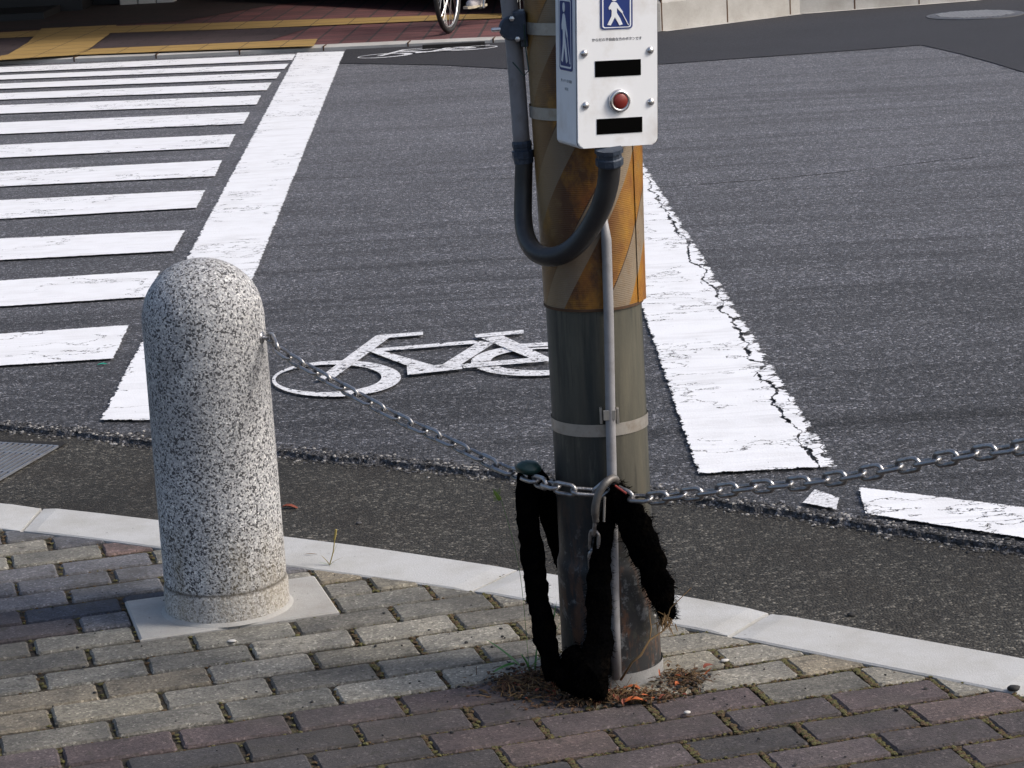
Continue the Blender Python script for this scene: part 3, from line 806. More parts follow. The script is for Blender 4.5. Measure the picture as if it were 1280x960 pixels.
# ------------------------------------------------------------------ pole
PC = Vector((.155, 4.165, 0))
def ax(py, px): return P3(px, py, 4.165)
axis_pts = [(862, 766.8), (700, 758.5), (560, 751.5), (375, 739.8), (190, 730.5), (0, 722.5), (-300, 707)]
AX = [Vector((P3(px, py, 4.165).x, 4.165, P3(px, py, 4.165).z)) for py, px in axis_pts]
AX[0].z = 0
def ax_at(z):
    for a, b_ in zip(AX, AX[1:]):
        if z <= b_.z or b_ is AX[-1]:
            return a.lerp(b_, (z - a.z) / (b_.z - a.z))
AX = [Vector((AX[0].x + (AX[-1].x - AX[0].x) * (a.z / AX[-1].z) ** 1.0, 4.165, a.z)) for a in AX]   # one straight lean
pole = empty('utility_pole', (AX[0].x, 4.165, 0))
tag(pole, 'leaning weathered steel pole with a rusty yellow and grey hazard sleeve', 'pole')
def zpx(py):       # height on the pole axis seen at this image row
    lo, hi = -.2, 6.
    for _ in range(40):
        mid = (lo + hi) / 2
        a = ax_at(max(0, mid)) + Vector((0, 0, min(0, mid))); d = a - Vector((0, 0, H))
        cx, cy, cz = d.dot(_X), d.dot(_Y), -d.dot(_Z)
        y = 480 - cy / cz * F
        if y > py: lo = mid
        else: hi = mid
    return mid
def sleeve(name, z0, z1, rfun, mat, n=40, seg=64, caps=False, parent=None):
    bm = bmesh.new(); pts = []; rs = []
    for k in range(n + 1):
        z = z0 + (z1 - z0) * k / n; pts.append(ax_at(z)); rs.append(rfun(z))
    prev = None
    for p, r_ in zip(pts, rs):
        ring = [bm.verts.new(p + Vector((math.cos(2 * math.pi * j / seg), math.sin(2 * math.pi * j / seg), 0)) * r_) for j in range(seg)]
        if prev:
            for j in range(seg): bm.faces.new((prev[j], prev[(j + 1) % seg], ring[(j + 1) % seg], ring[j]))
        prev = ring
        if p is pts[0]: first = ring
    if caps: bm.faces.new(prev)
    return link(name, bm, mat, parent or pole, True)
Z_SL = zpx(376); Z_BULGE = zpx(690); Z_COL = zpx(822)
def prad(z):
    if z < Z_BULGE - .012: return .0905
    if z < Z_BULGE + .006: return .0905 - (z - Z_BULGE + .012) / .018 * .0055
    return .085
sleeve('shaft', -.03, Z_SL + .2, prad, M['pole'], 120)
sleeve('upper_shaft', Z_SL + .2, 4.6, lambda z: .085, M['pole'], 30, caps=True)
sleeve('base_collar', -.03, Z_COL, lambda z: .0935 - .002 * z, M['pole_base'], 6)
def srad(z): return .0875 + (z - Z_SL) * .012
sleeve('hazard_sleeve', Z_SL, Z_SL + 1.0, srad, M['hatch'], 20)
# flared seam of the sheet on its right side, and its rusty bottom lip
sleeve('sleeve_lip', Z_SL - .002, Z_SL + .003, lambda z: .0886, M['leaf_brown'], 1)
bm = bmesh.new(); a0 = R(-22)
L = []
for k in range(25):
    z = Z_SL + .002 + k / 24 * .36; p = ax_at(z); r_ = srad(z); fl = .006 + .008 * (k / 24) ** 2
    d0 = Vector((math.cos(a0), math.sin(a0), 0)); tn = Vector((-math.sin(a0), math.cos(a0), 0))
    L.append([bm.verts.new(p + d0 * (r_ + .001) - tn * .012), bm.verts.new(p + d0 * (r_ + .0025)), bm.verts.new(p + d0 * (r_ + fl * .6) + tn * .022), bm.verts.new(p + d0 * (r_ + fl * .6 - .003) + tn * .022)])
for k in range(24):
    for j in range(3): bm.faces.new((L[k][j], L[k][j + 1], L[k + 1][j + 1], L[k + 1][j]))
link('sleeve_seam', bm, M['hatch'], pole, True)
def band(py0, py1, r_, mat='steel', name='band'):
    z0, z1 = zpx(py1), zpx(py0)
    return sleeve(name, z0, z1, lambda z: r_, M[mat], 2)
# bands tilt slightly in nature; kept level here
band(516, 531, .0868); band(127, 142, .0945); band(22, 37, .097)
# scraped paint flake near the thin conduit
# thin conduit down the front
def front_pt(px, py, r_=.085, off=0.):
    """point on the pole's front surface seen at px,py"""
    p = P3(px, py, 4.165 - r_)
    for _ in range(4):
        a = ax_at(max(0, p.z)); dx = p.x - a.x; y = 4.165 - math.sqrt(max(0.0001, (r_ + off) ** 2 - dx * dx)); p = P3(px, py, y)
    return p
bm = bmesh.new()
cp = [(755, 268), (758, 300), (761, 400), (763, 520), (765, 600), (767, 700), (769, 780), (771, 848)]
pts = [front_pt(x, y, .0905, .0085) for x, y in cp]; pts[0] = pts[0] + Vector((0, .006, 0))
tube(bm, pts, [.0045] + [.0088] * (len(pts) - 1), 16)
link('thin_conduit', bm, M['conduit'], pole, True)
bm = bmesh.new()
for px in (751, 772):
    p = front_pt(px, 519, .0868, .003); box(bm, p - Vector((.0022, .008, .014)), p + Vector((.0022, .004, .014)), bev=.0005)
p = front_pt(762, 519, .0868, .0188); box(bm, p + Vector((-.011, -.0015, -.009)), p + Vector((.011, .0015, .009)), bev=.0008)
link('saddle_clip', bm, M['steel'], pole)
# grey riser on the left, its coupler, black U hose, coupler under the box
bm = bmesh.new()
YL = 4.17
riser = [P3(x, y, YL) for x, y in ((617, -420), (628, -180), (636, 0), (643, 60), (647, 110), (651, 165), (653, 188))]
tube(bm, riser, .0150, 18); link('riser_pipe', bm, M['conduit_old'], pole, True)
bm = bmesh.new(); a, b_ = P3(652, 176, YL), P3(655, 206, YL); d_ = (b_ - a).normalized()
lathe(bm, [(.0, 0), (.0165, 0), (.0178, .004), (.0178, .010), (.0165, .011), (.0165, .016), (.0192, .017), (.0192, .030), (.0175, .031), (.0175, .039), (0, .040)], 12, a, d_)
link('pipe_coupler', bm, M['blue_clamp'], pole)
hp = [((655, 200), 4.17), ((654, 240), 4.165), ((654, 275), 4.15), ((659, 300), 4.12), ((671, 316), 4.085), ((690, 321), 4.055), ((712, 313), 4.035), ((732, 293), 4.02), ((747, 268), 4.005), ((756, 245), 3.995), ((761, 222), 3.99), ((762, 203), 3.985)]
cp = [P3(*p, y) for p, y in hp]
def catmull(P, n=6):
    out = []
    for i in range(len(P) - 1):
        a, b_, c, d = P[max(i - 1, 0)], P[i], P[i + 1], P[min(i + 2, len(P) - 1)]
        for k in range(n):
            t = k / n; out.append(.5 * ((2 * b_) + (c - a) * t + (2 * a - 5 * b_ + 4 * c - d) * t * t + (3 * b_ - a - 3 * c + d) * t ** 3))
    return out + [P[-1]]
bm = bmesh.new(); hh = catmull(cp); tube(bm, hh, [.0155 + .0035 * (i / len(hh)) for i in range(len(hh))], 20)
link('flexible_hose', bm, M['black_hose'], pole, True)
bm = bmesh.new(); a = P3(762, 207, 3.985); b_ = P3(761, 186, 3.98); d_ = (b_ - a).normalized()
lathe(bm, [(.0, 0), (.022, 0), (.0235, .003), (.0235, .013), (.021, .015), (.021, .022), (.024, .023), (.024, .030), (0, .031)], 10, a, d_)
link('hose_coupler', bm, M['blue_clamp'], pole)
# cast clamp holding the riser to the upper band
bm = bmesh.new(); c = P3(643, 34, 4.15)
lathe(bm, [(0, -.008), (.019, -.008), (.021, -.004), (.021, .004), (.019, .008), (0, .008)], 20, c + Vector((-.006, -.016, 0)), (0.15, -1, 0))
box(bm, c + Vector((-.002, -.022, -.022)), c + Vector((.020, .03, .028)), bev=.003)
box(bm, c + Vector((.010, -.012, -.034)), c + Vector((.022, .03, -.014)), bev=.002)
link('clamp', bm, M['blue_clamp'], pole)
bm = bmesh.new(); lathe(bm, [(0, 0), (.0038, 0), (.0038, .02), (.0032, .022), (0, .022)], 10, c + Vector((-.018, -.022, 0)), (-1, -.1, -.02))
lathe(bm, [(0, 0), (.0045, 0), (.0045, .004), (0, .005)], 6, c + Vector((-.004, -.026, .017)), (0, -1, 0)); lathe(bm, [(0, 0), (.0045, 0), (.0045, .004), (0, .005)], 6, c + Vector((.004, -.026, -.018)), (0, -1, 0))
link('clamp_bolt', bm, M['bolt'], pole)
# green wire tie, rivet on the shaft
bm = bmesh.new(); tube(bm, [P3(655, 30, 4.12), P3(657, 60, 4.13), P3(661, 88, 4.12), P3(655, 95, 4.12), P3(648, 86, 4.13), P3(641, 78, 4.14)], .0012, 6)
link('wire_tie', bm, M['green_tape'], pole)
bm = bmesh.new(); p = front_pt(818, 770, .0905, .0); lathe(bm, [(0, 0), (.004, 0), (.003, .002), (0, .0028)], 10, p, (.6, -.8, 0)); link('rivet', bm, M['bolt'], pole)

# ------------------------------------------------------------------ signal push-button box
BO = P3(722, 187, 3.965)       # front left bottom corner
YAW, LEAN, BPIT = R(19.5), R(-2.6), R(0)
BM = Matrix.Translation(BO) @ Matrix.Rotation(YAW, 4, 'Z') @ Matrix.Rotation(LEAN * -1, 4, 'Y').inverted() 
BM = Matrix.Translation(BO) @ Matrix.Rotation(YAW, 4, 'Z') @ Matrix.Rotation(R(2.3), 4, 'Y')
bx = bpy.data.objects.new('push_button_box', None); bx.empty_display_size = .05; COL.objects.link(bx)
bx.location = BM.to_translation(); bx.rotation_euler = BM.to_euler()
tag(bx, 'white pedestrian signal box with a round red push button, strapped to the pole', 'push button box')
BW, BH, BD = .1475, .315, .094
def bpart(name, bm, mat, smooth=False, parent=None):
    o = link(name, bm, mat, None, smooth); o.parent = parent or bx; return o
def rrect(x0, z0, x1, z1, r_, n=5):
    P = []
    for cx, cz, a in ((x1 - r_, z0 + r_, -90), (x1 - r_, z1 - r_, 0), (x0 + r_, z1 - r_, 90), (x0 + r_, z0 + r_, 180)):
        for k in range(n + 1):
            t = R(a + 90 * k / n); P.append((cx + r_ * math.cos(t), cz + r_ * math.sin(t)))
    return P
def slab_bm(poly, y0, y1, bev=0):
    bm = bmesh.new(); prism(bm, poly, y0, y1)
    if bev:
        es = [e for e in bm.edges if all(abs(v.co.y - y0) < 1e-6 for v in e.verts)]
        bmesh.ops.bevel(bm, geom=es, offset=bev, segments=3, affect='EDGES', profile=.5)
    return bm
bm = slab_bm(rrect(0, 0, BW, BH, .010), .006, BD, .002); bpart('housing', bm, M['box_white'])
bm = slab_bm(rrect(.001, .001, BW - .001, BH - .001, .010), .0035, .0058); bpart('gasket', bm, M['box_grey'])
bm = slab_bm(rrect(.001, .001, BW - .003, BH - .001, .010), 0, .0033, .0025); fp = bpart('front_plate', bm, M['box_white'])
bm = bmesh.new(); box(bm, (.035, BD, .1), (.11, BD + .03, .26)); bpart('mounting_bracket', bm, M['steel'])
def fz(py): return (187 - py) / 187 * .2525
def fx(px): return (px - 722) / 100.5 * BW
# pictogram of a walking figure with a white stick (front)
def figure(parent, x0, z0, w_, h_, side=False, prefix=''):
    """plate local: x right, z up, on plane y=-... ; side=True puts it on the left face"""
    def T(bm):
        if side:
            for v in bm.verts: v.co = Vector((v.co.y * 1.0, v.co.x, v.co.z))    # swap: x along depth
        return bm
    def put(name, poly, d0, d1, mat, par):
        bm = bmesh.new()
        if side:
            # left face x = 0: outward is -x; picture's right = towards the front (y small)
            prism(bm, [(-a, b_) for a, b_ in poly], 0, d1 - d0)
            for v in bm.verts: v.co = Vector((-(d0 + v.co.y), v.co.x, v.co.z))
        else:
            prism(bm, poly, -d1, -d0)
        return bpart(name, bm, mat, parent=par)
    base = put('pictogram_sign', rrect(x0, z0, x0 + w_, z0 + h_, .006), .0002, .0012, M['sign_blue'], None)
    # white keyline
    o_ = rrect(x0 + w_ * .05, z0 + h_ * .035, x0 + w_ * .95, z0 + h_ * .965, .0045); i_ = rrect(x0 + w_ * .09, z0 + h_ * .06, x0 + w_ * .91, z0 + h_ * .94, .0035)
    bm = bmesh.new(); dd = .0014
    f3 = (lambda a, b_: Vector((-dd, -a, b_))) if side else (lambda a, b_: Vector((a, -dd, b_)))
    va = [bm.verts.new(f3(*p)) for p in o_]; vb = [bm.verts.new(f3(*p)) for p in i_]
    for k in range(len(va)): bm.faces.new((va[k], va[(k + 1) % len(va)], vb[(k + 1) % len(va)], vb[k]))
    o = bpart('keyline', bm, M['sign_white'], parent=base)
    S_ = lambda u, v: (x0 + u * w_, z0 + v * h_)
    head = [S_(.42 + .085 * math.cos(t), .855 + .065 * math.sin(t)) for t in [2 * math.pi * k / 16 for k in range(16)]]
    body = [S_(*p) for p in ((.34, .76), (.42, .775), (.50, .745), (.60, .60), (.70, .47), (.655, .445), (.53, .57), (.505, .60), (.50, .46), (.60, .30), (.68, .13), (.58, .10), (.44, .34), (.31, .11), (.20, .13), (.33, .36), (.345, .52), (.31, .57), (.26, .55), (.25, .62))]
    stick = [S_(*p) for p in ((.655, .46), (.68, .455), (.875, .10), (.85, .10))]
    for k, pl in enumerate((head, body, stick)):
        put('figure', pl, .0013, .0022, M['sign_white'], base)
    return base
figure(fp, fx(751), fz(42), fx(790) - fx(751), .058)
# side sign on the left face; depth runs from front (y=0) to back (y=BD): coordinates (-y)
figure(fp, -.076, fz(93), .058, .122, side=True)
for nm, x0, z0, x1, z1 in (('label_plate', fx(744), fz(99.5), fx(800), fz(80)), ('label_plate', fx(745.5), fz(170), fx(801.5), fz(151))):
    bpart(nm, slab_bm([(x0, z0), (x1, z0), (x1, z1), (x0, z1)], -.0008, -.0001), M['plate_black'])
for px, py in ((731, 70), (811.5, 70), (732, 133.5), (812, 133.5)):
    bm = bmesh.new(); lathe(bm, [(.0066, 0), (.0064, .0015), (.0048, .0034), (.0026, .0044), (0, .0047)], 20, Vector((fx(px), -.0001, fz(py) - 0)), (0, -1, 0)); bpart('screw', bm, M['chrome'], True)
bc_ = Vector((fx(773), 0, fz(130)))
bm = bmesh.new(); lathe(bm, [(.0195, -.0001), (.0195, .003), (.0180, .0065), (.0135, .0075), (.0132, .004), (0, .004)], 40, bc_, (0, -1, 0)); bt = bpart('push_button', bm, M['chrome'], True)
bm = bmesh.new(); lathe(bm, [(.0128, .0041), (.0126, .0072), (.0110, .0086), (0, .0090)], 36, bc_, (0, -1, 0)); bpart('button_cap', bm, M['button_red'], True, bt)
def text_part(body, size, xf, mat, par, name='lettering', align='CENTER'):
    cu = bpy.data.curves.new('tmp_text', 'FONT'); cu.body = body; cu.size = size; cu.align_x = align; cu.align_y = 'CENTER'; cu.extrude = .00015
    o = bpy.data.objects.new('tmp_text', cu); COL.objects.link(o)
    dg = bpy.context.evaluated_depsgraph_get(); dg.update(); me = bpy.data.meshes.new_from_object(o.evaluated_get(dg))
    COL.objects.unlink(o); bpy.data.objects.remove(o)
    me.transform(xf); me.materials.clear(); me.materials.append(mat)
    t = bpy.data.objects.new(name, me); COL.objects.link(t); t.parent = par; return t
FR = Matrix.Rotation(R(90), 4, 'X')
text_part('からだの不自由な方のボタンです', .0060, Matrix.Translation((fx(771), -.0003, fz(54.5))) @ FR, M['ink'], bx)
SIDE = Matrix.Rotation(R(-90), 4, 'Z') @ FR
text_part('押しボタン信号機用', .0055, Matrix.Translation((-.0003, .047, fz(106))) @ SIDE, M['ink_faint'], bx)
text_part('歩行者', .0055, Matrix.Translation((-.0003, .047, fz(116))) @ SIDE, M['ink_faint'], bx)

# ------------------------------------------------------------------ chains
def link_mesh(L_, W_, w_):
    bm = bmesh.new(); pts = []; r_ = (W_ - w_) / 2; h_ = (L_ - w_) / 2 - r_; n = 8
    for k in range(n + 1): a = -math.pi / 2 + math.pi * k / n; pts.append(Vector((h_ + r_ * math.cos(a), r_ * math.sin(a), 0)))
    for k in range(n + 1): a = math.pi / 2 + math.pi * k / n; pts.append(Vector((-h_ + r_ * math.cos(a), r_ * math.sin(a), 0)))
    seg = 9; rings = []; m = len(pts)
    for i in range(m):
        t = (pts[(i + 1) % m] - pts[i - 1]).normalized(); nn = Vector((0, 0, 1)); b_ = t.cross(nn)
        rings.append([bm.verts.new(pts[i] + (nn * math.cos(2 * math.pi * k / seg) + b_ * math.sin(2 * math.pi * k / seg)) * w_ / 2) for k in range(seg)])
    for i in range(m):
        for k in range(seg): bm.faces.new((rings[i][k], rings[i][(k + 1) % seg], rings[(i + 1) % m][(k + 1) % seg], rings[(i + 1) % m][k]))
    bmesh.ops.recalc_face_normals(bm, faces=bm.faces)
    me = bpy.data.meshes.new('link'); bm.to_mesh(me); bm.free(); me.materials.append(M['chain'])
    for p in me.polygons: p.use_smooth = True
    return me
def make_chain(pts, pitch, L_, W_, w_, label, roll0=9, name='chain', group='chains between the bollards and the pole'):
    P = catmull(pts, 20); t = empty(name, P[0]); tag(t, label, 'chain', group)
    me = link_mesh(L_, W_, w_); acc = 0; nxt = pitch / 2; k = 0
    for a, b_ in zip(P, P[1:]):
        d = (b_ - a).length
        while acc + d >= nxt:
            p = a.lerp(b_, (nxt - acc) / d); tg = (b_ - a).normalized()
            side = Vector((0, 0, 1)) - tg * tg.z; side.normalize(); oth = tg.cross(side)
            ro = R(roll0 + (90 if k % 2 else 0) + random.uniform(-7, 7)); yv = side * math.cos(ro) + oth * math.sin(ro); zv = tg.cross(yv)
            o = bpy.data.objects.new('link', me); COL.objects.link(o); o.parent = t
            o.matrix_local = Matrix.Translation(p - P[0]) @ Matrix((tg, yv, zv)).transposed().to_4x4(); nxt += pitch; k += 1
        acc += d
    return t
n_ = 9
lp = [(322, 422), (352, 440), (390, 463), (440, 491), (500, 524), (560, 552), (620, 582), (655, 596), (700, 610), (744, 615), (760, 606)]
def y_left(x): return 4.62 + (4.165 - 4.62) * (x - 322) / 333 if x < 655 else (4.165 + (4.062 - 4.165) * min(1, (x - 655) / 45) - (.02 * max(0, (x - 700) / 60)))
pl = [EYE + Vector((.004, 0, -.002))] + [P3(x, y, y_left(x)) for x, y in lp[1:]]
make_chain(pl, .0365, .0515, .0268, .0076, 'grey steel chain running down from the granite bollard to the pole')
rp = [(768, 612), (800, 623), (860, 618), (930, 610), (1010, 603), (1080, 592), (1160, 577), (1220, 567), (1290, 557), (1380, 535), (1440, 517)]
pr = [P3(x, y, 4.045 + (3.45 - 4.045) * (x - 768) / 512) for x, y in rp]
make_chain(pr, .0385, .0535, .0275, .0078, 'grey steel chain running up from the pole past the stop line to the right')
END = pr[-1]
b2 = copy_tree(bol); b2.location = (END.x + .12, END.y - .03, 0); b2['label'] = 'second speckled granite bollard holding the far end of the right-hand chain'
for ch in [x for x in bpy.data.objects if x.parent == b2 and x.name.startswith(('footing', 'eye_bolt'))]:
    if ch.name.startswith('footing'): pass
# short hanging chain and its hook on the pole
hc = [P3(x, y, Y_) for (x, y), Y_ in (((746, 642), 4.035), ((744, 660), 4.038), ((743, 685), 4.045), ((744, 712), 4.055))]
make_chain(hc, .0365, .0515, .0268, .0076, 'short length of chain hanging straight down from the hook in front of the pole', 65)
hook = empty('hook', P3(760, 604, 4.04)); tag(hook, 'dull grey curved shackle holding both chains against the pole', 'shackle')
bm = bmesh.new(); sp = catmull([P3(*p, Y_) for p, Y_ in (((774, 606), 4.045), ((767, 598), 4.035), ((757, 604), 4.02), ((748, 618), 4.015), ((744, 636), 4.015), ((745, 652), 4.02))])
tube(bm, sp, [.0058] * 4 + [.0072] * (len(sp) - 8) + [.006] * 4, 12)
link('bow', bm, simple('dull_shackle', (.13, .125, .12), .5, .6, .3, 60, .0005, (.05, .03, .02), .6, 40), hook, True)
bm = bmesh.new(); tube(bm, [P3(769, 607, 4.02), P3(783, 617, 4.01)], .0020, 8); link('red_pin', bm, simple('red_tip', (.22, .02, .012), .5), hook)
bm = bmesh.new(); tube(bm, [P3(756, 621, 4.02), P3(755, 652, 4.02)], .0022, 8); link('split_pin', bm, M['steel'], hook)

# ------------------------------------------------------------------ black fuzzy chain covers
def fuzzy(name, strands, label, hairs=1400, hl=.006, seed=1):
    rnd = random.Random(seed)
    t = empty(name, strands[0][0][0]); tag(t, label, 'chain cover', 'black fuzzy covers hanging by the pole')
    bms = []
    for pts, rad, flat in strands:
        P = catmull(pts, 8); n = len(P); nr = len(rad)
        rs = [rad[min(int(i / (n - 1) * (nr - 1)), nr - 2)] * (1 - (i / (n - 1) * (nr - 1)) % 1) + rad[min(int(i / (n - 1) * (nr - 1)) + 1, nr - 1)] * ((i / (n - 1) * (nr - 1)) % 1) if i < n - 1 else rad[-1] for i in range(n)]
        bm = bmesh.new(); rings = tube(bm, P, rs, 18)
        for ring, p in zip(rings, P):
            for v in ring:
                d = v.co - p; d.y *= flat; v.co = p + d * (1 + .26 * noise.noise(v.co * 38) + .14 * noise.noise(v.co * 150))
        for _ in range(hairs):
            i = rnd.randrange(len(rings)); v = rnd.choice(rings[i]); d = (v.co - P[i]).normalized()
            q_ = v.co + Vector((rnd.gauss(0, .003), rnd.gauss(0, .003), rnd.gauss(0, .004)))
            tip = q_ + (d + Vector((rnd.gauss(0, .5), rnd.gauss(0, .5), -.5 + rnd.gauss(0, .5)))).normalized() * rnd.uniform(.4, 1.3) * hl
            s_ = Vector((rnd.gauss(0, 1), rnd.gauss(0, 1), rnd.gauss(0, 1))).normalized() * .0008
            a, b_, c = bm.verts.new(q_ - d * .002 + s_), bm.verts.new(q_ - d * .002 - s_), bm.verts.new(tip); bm.faces.new((a, b_, c))
        bms.append(link('strand', bm, M['black_cloth'], t, False))
    return t
PY = lambda x, y, Y_: P3(x, y, Y_)
lc = fuzzy('black_chain_cover', [
    ([PY(661, 592, 4.175), PY(659, 625, 4.165), PY(663, 670, 4.155), PY(668, 715, 4.14), PY(673, 755, 4.12), PY(680, 790, 4.10), PY(686, 815, 4.085), PY(694, 850, 4.07)], [.021, .0215, .0215, .0205, .020, .0225, .019, .016], .8),
    ([PY(668, 592, 4.185), PY(678, 612, 4.19), PY(688, 650, 4.20), PY(697, 690, 4.22), PY(704, 712, 4.235)], [.017, .019, .016, .013, .009], .8)],
    'black fuzzy cover looped over the chain left of the pole, both ends hanging', 900, .0045, 3)
bm = bmesh.new(); r_ = bmesh.ops.create_icosphere(bm, subdivisions=3, radius=.021)
for v in r_['verts']: v.co = Vector((v.co.x * 1.15, v.co.y, v.co.z * .62)) * (1 + .2 * noise.noise(v.co * 60)) + P3(661, 584, 4.165)
link('green_tape', bm, M['green_tape'], lc, True)
rc = fuzzy('black_chain_cover', [
    ([PY(768, 606, 4.045), PY(781, 630, 4.03), PY(796, 662, 4.04), PY(812, 700, 4.055), PY(825, 738, 4.075), PY(836, 772, 4.095)], [.012, .024, .029, .028, .025, .013], .45)],
    'wide black fuzzy cover slanting down the right side of the pole with a frayed end', 3200, .009, 5)
bm = bmesh.new(); c = P3(833, 776, 4.08)
for k in range(46):
    d = Vector((random.gauss(-.2, .5), random.gauss(0, .5), -1 + random.gauss(0, .5))).normalized(); q_ = c + Vector((random.gauss(0, .006), random.gauss(0, .005), random.gauss(.002, .006)))
    tube(bm, [q_, q_ + d * .008, q_ + d * .016 + Vector((random.gauss(0, .003), 0, 0))], [.0012, .001, .0004], 4)
link('frayed_end', bm, M['twig'], rc)
cc_ = fuzzy('black_chain_cover', [
    ([PY(764, 618, 4.035), PY(757, 660, 4.04), PY(750, 700, 4.045), PY(748, 740, 4.045), PY(749, 780, 4.04), PY(745, 820, 4.03), PY(737, 850, 4.015)], [.009, .015, .020, .021, .022, .028, .036], .5),
    ([PY(712, 812, 4.05), PY(722, 828, 4.035), PY(735, 842, 4.02), PY(748, 856, 4.01)], [.015, .027, .033, .024], .7),
    ([PY(698, 836, 4.06), PY(716, 848, 4.035), PY(740, 858, 4.01), PY(758, 862, 4.0)], [.020, .026, .024, .014], .8)],
    'middle black fuzzy cover hanging down the front of the pole and heaped at its foot', 1800, .007, 8)

# ------------------------------------------------------------------ litter and weeds
def leaf(bm, p, L_, W_, az, tilt, curl=.4, mi=0, n=5):
    rows = []
    M_ = Matrix.Translation(p) @ Matrix.Rotation(az, 4, 'Z') @ Matrix.Rotation(-tilt, 4, 'Y')
    for k in range(n + 1):
        t = k / n; w_ = W_ * math.sin(math.pi * min(.97, t * .9 + .06)) ** .8; x = t * L_; z = -curl * L_ * t * t
        rows.append([bm.verts.new(M_ @ Vector((x, -w_ / 2, z + w_ * .3))), bm.verts.new(M_ @ Vector((x, 0, z))), bm.verts.new(M_ @ Vector((x, w_ / 2, z + w_ * .3)))])
    for a, b_ in zip(rows, rows[1:]):
        for j in range(2): bm.faces.new((a[j], a[j + 1], b_[j + 1], b_[j])).material_index = mi
bm = bmesh.new(); mats = [M['leaf_brown'], M['leaf_red'], M['twig'], M['moss_brown'], M['stone_dark'], M['leaf_orange']]
def litter_spot():
    k = random.random()
    if k < .42: c = G(670, 855); s = (.07, .05)
    elif k < .78: c = G(770, 874); s = (.085, .022)
    elif k < .9: c = G(855, 850); s = (.035, .035)
    else: c = G(700, 845); s = (.1, .06)
    return c + Vector((random.gauss(0, s[0]) * .62, random.gauss(0, s[1]) * .62, 0))
PCc = Vector((AX[0].x, 4.165, 0))
for _ in range(2600):
    p = litter_spot()
    if (p - PCc).length < .09: continue
    h_ = random.uniform(0, .016) * max(0, 1 - (p - PCc).length * 4.5) * 1.6
    r_ = random.random()
    if r_ < .30: leaf(bm, p + Vector((0, 0, .001 + h_)), random.uniform(.006, .020), random.uniform(.003, .009), random.uniform(0, 6.3), random.uniform(-.5, .6), random.uniform(-.3, .7), random.choice([0, 0, 0, 0, 1, 3, 3, 3] + ([5, 1] if p.x > .12 and p.y < 4.12 else [])), 3)
    elif r_ < .48:
        d = Vector((random.gauss(0, 1), random.gauss(0, 1), random.gauss(0, .3))).normalized(); L_ = random.uniform(.008, .035)
        tube(bm, [p + Vector((0, 0, .003 + h_)), p + Vector((0, 0, .004 + h_)) + d * L_ * .5 + Vector((0, 0, random.uniform(0, .004))), p + Vector((0, 0, .003 + h_)) + d * L_], [.0007, .0007, .0004], 4, mi=2 if random.random() < .6 else 0)
    else: clump(bm, p + Vector((0, 0, h_ * .5)), random.uniform(.002, .0055), .5, mi=random.choice([3, 4, 4, 0, 0]))
o = link('leaf_litter', bm, mats); tag(o, 'brown leaf litter, twigs and soil gathered round the foot of the pole', 'litter', kind='stuff')
# notable single leaves
def one_leaf(px, py, L_, W_, az, mat, label, tilt=.3, curl=.6, z=.004, name='fallen_leaf', zz=0.):
    p = G(px, py, zz); t = bmesh.new(); leaf(t, Vector((0, 0, z)), L_, W_, az, tilt, curl, 0, 7)
    o = link(name, t, mat, None, True); o.location = p; tag(o, label, 'leaf'); return o
one_leaf(782, 882, .034, .016, .2, M['leaf_orange'], 'bright orange curled dead leaf lying at the very foot of the pole', .5, .7, .006)
one_leaf(800, 868, .030, .014, 2.9, M['leaf_orange'], 'orange-red crumpled leaf just behind the brightest leaf at the pole foot', .6, .9, .01)
one_leaf(745, 878, .036, .012, 2.6, M['leaf_red'], 'dark red leaf among the litter in front of the black cover', .3, .4, .008)
one_leaf(353, 636, .040, .018, -.1, M['leaf_red'], 'dark red dry leaf lying on the gutter just right of the bollard', .25, .5, .004, zz=ZG)
one_leaf(880, 838, .022, .013, .6, M['leaf_red'], 'small reddish leaf on the pavers right of the pole', .5, .6)
one_leaf(380, 694, .030, .003, 0, M['twig'], 'thin dark dry sliver of leaf lying on the kerb right of the bollard', .05, .1, .002)

def blade(bm, p, L_, W_, az, lean, droop, n=8, mi=0):
    rows = []; d = Vector((math.cos(az), math.sin(az), 0)); s_ = Vector((-d.y, d.x, 0)); q_ = p.copy(); el = math.pi / 2 - lean
    for k in range(n + 1):
        t = k / n; w_ = W_ * (1 - t) ** .6 * (.5 + .5 * min(1, t * 5)) + .0002
        rows.append([bm.verts.new(q_ - s_ * w_ / 2), bm.verts.new(q_ - Vector((0, 0, w_ * .15))), bm.verts.new(q_ + s_ * w_ / 2)])
        e_ = el - droop * t; q_ = q_ + (d * math.cos(e_) + Vector((0, 0, 1)) * math.sin(e_)) * L_ / n
    for a, b_ in zip(rows, rows[1:]):
        for j in range(2): bm.faces.new((a[j], a[j + 1], b_[j + 1], b_[j])).material_index = mi
def weed(px, py, specs, label, stems=(), name='weed', mats=None):
    p = G(px, py); t = empty(name, p); tag(t, label, 'weed', 'weeds growing in the paving joints')
    for (L_, W_, az, lean, droop, mi, dx, dy, dz) in specs:
        bm = bmesh.new(); blade(bm, p + Vector((dx, dy, dz)), L_, W_, az, lean, droop); link('blade', bm, [M['leaf_green'], M['leaf_yellow']][mi], t)
    for pts, rr_, m_ in stems:
        bm = bmesh.new(); tube(bm, catmull([p + Vector(q_) for q_ in pts], 6), rr_, 6); link('stem', bm, M[m_], t, True)
    return t
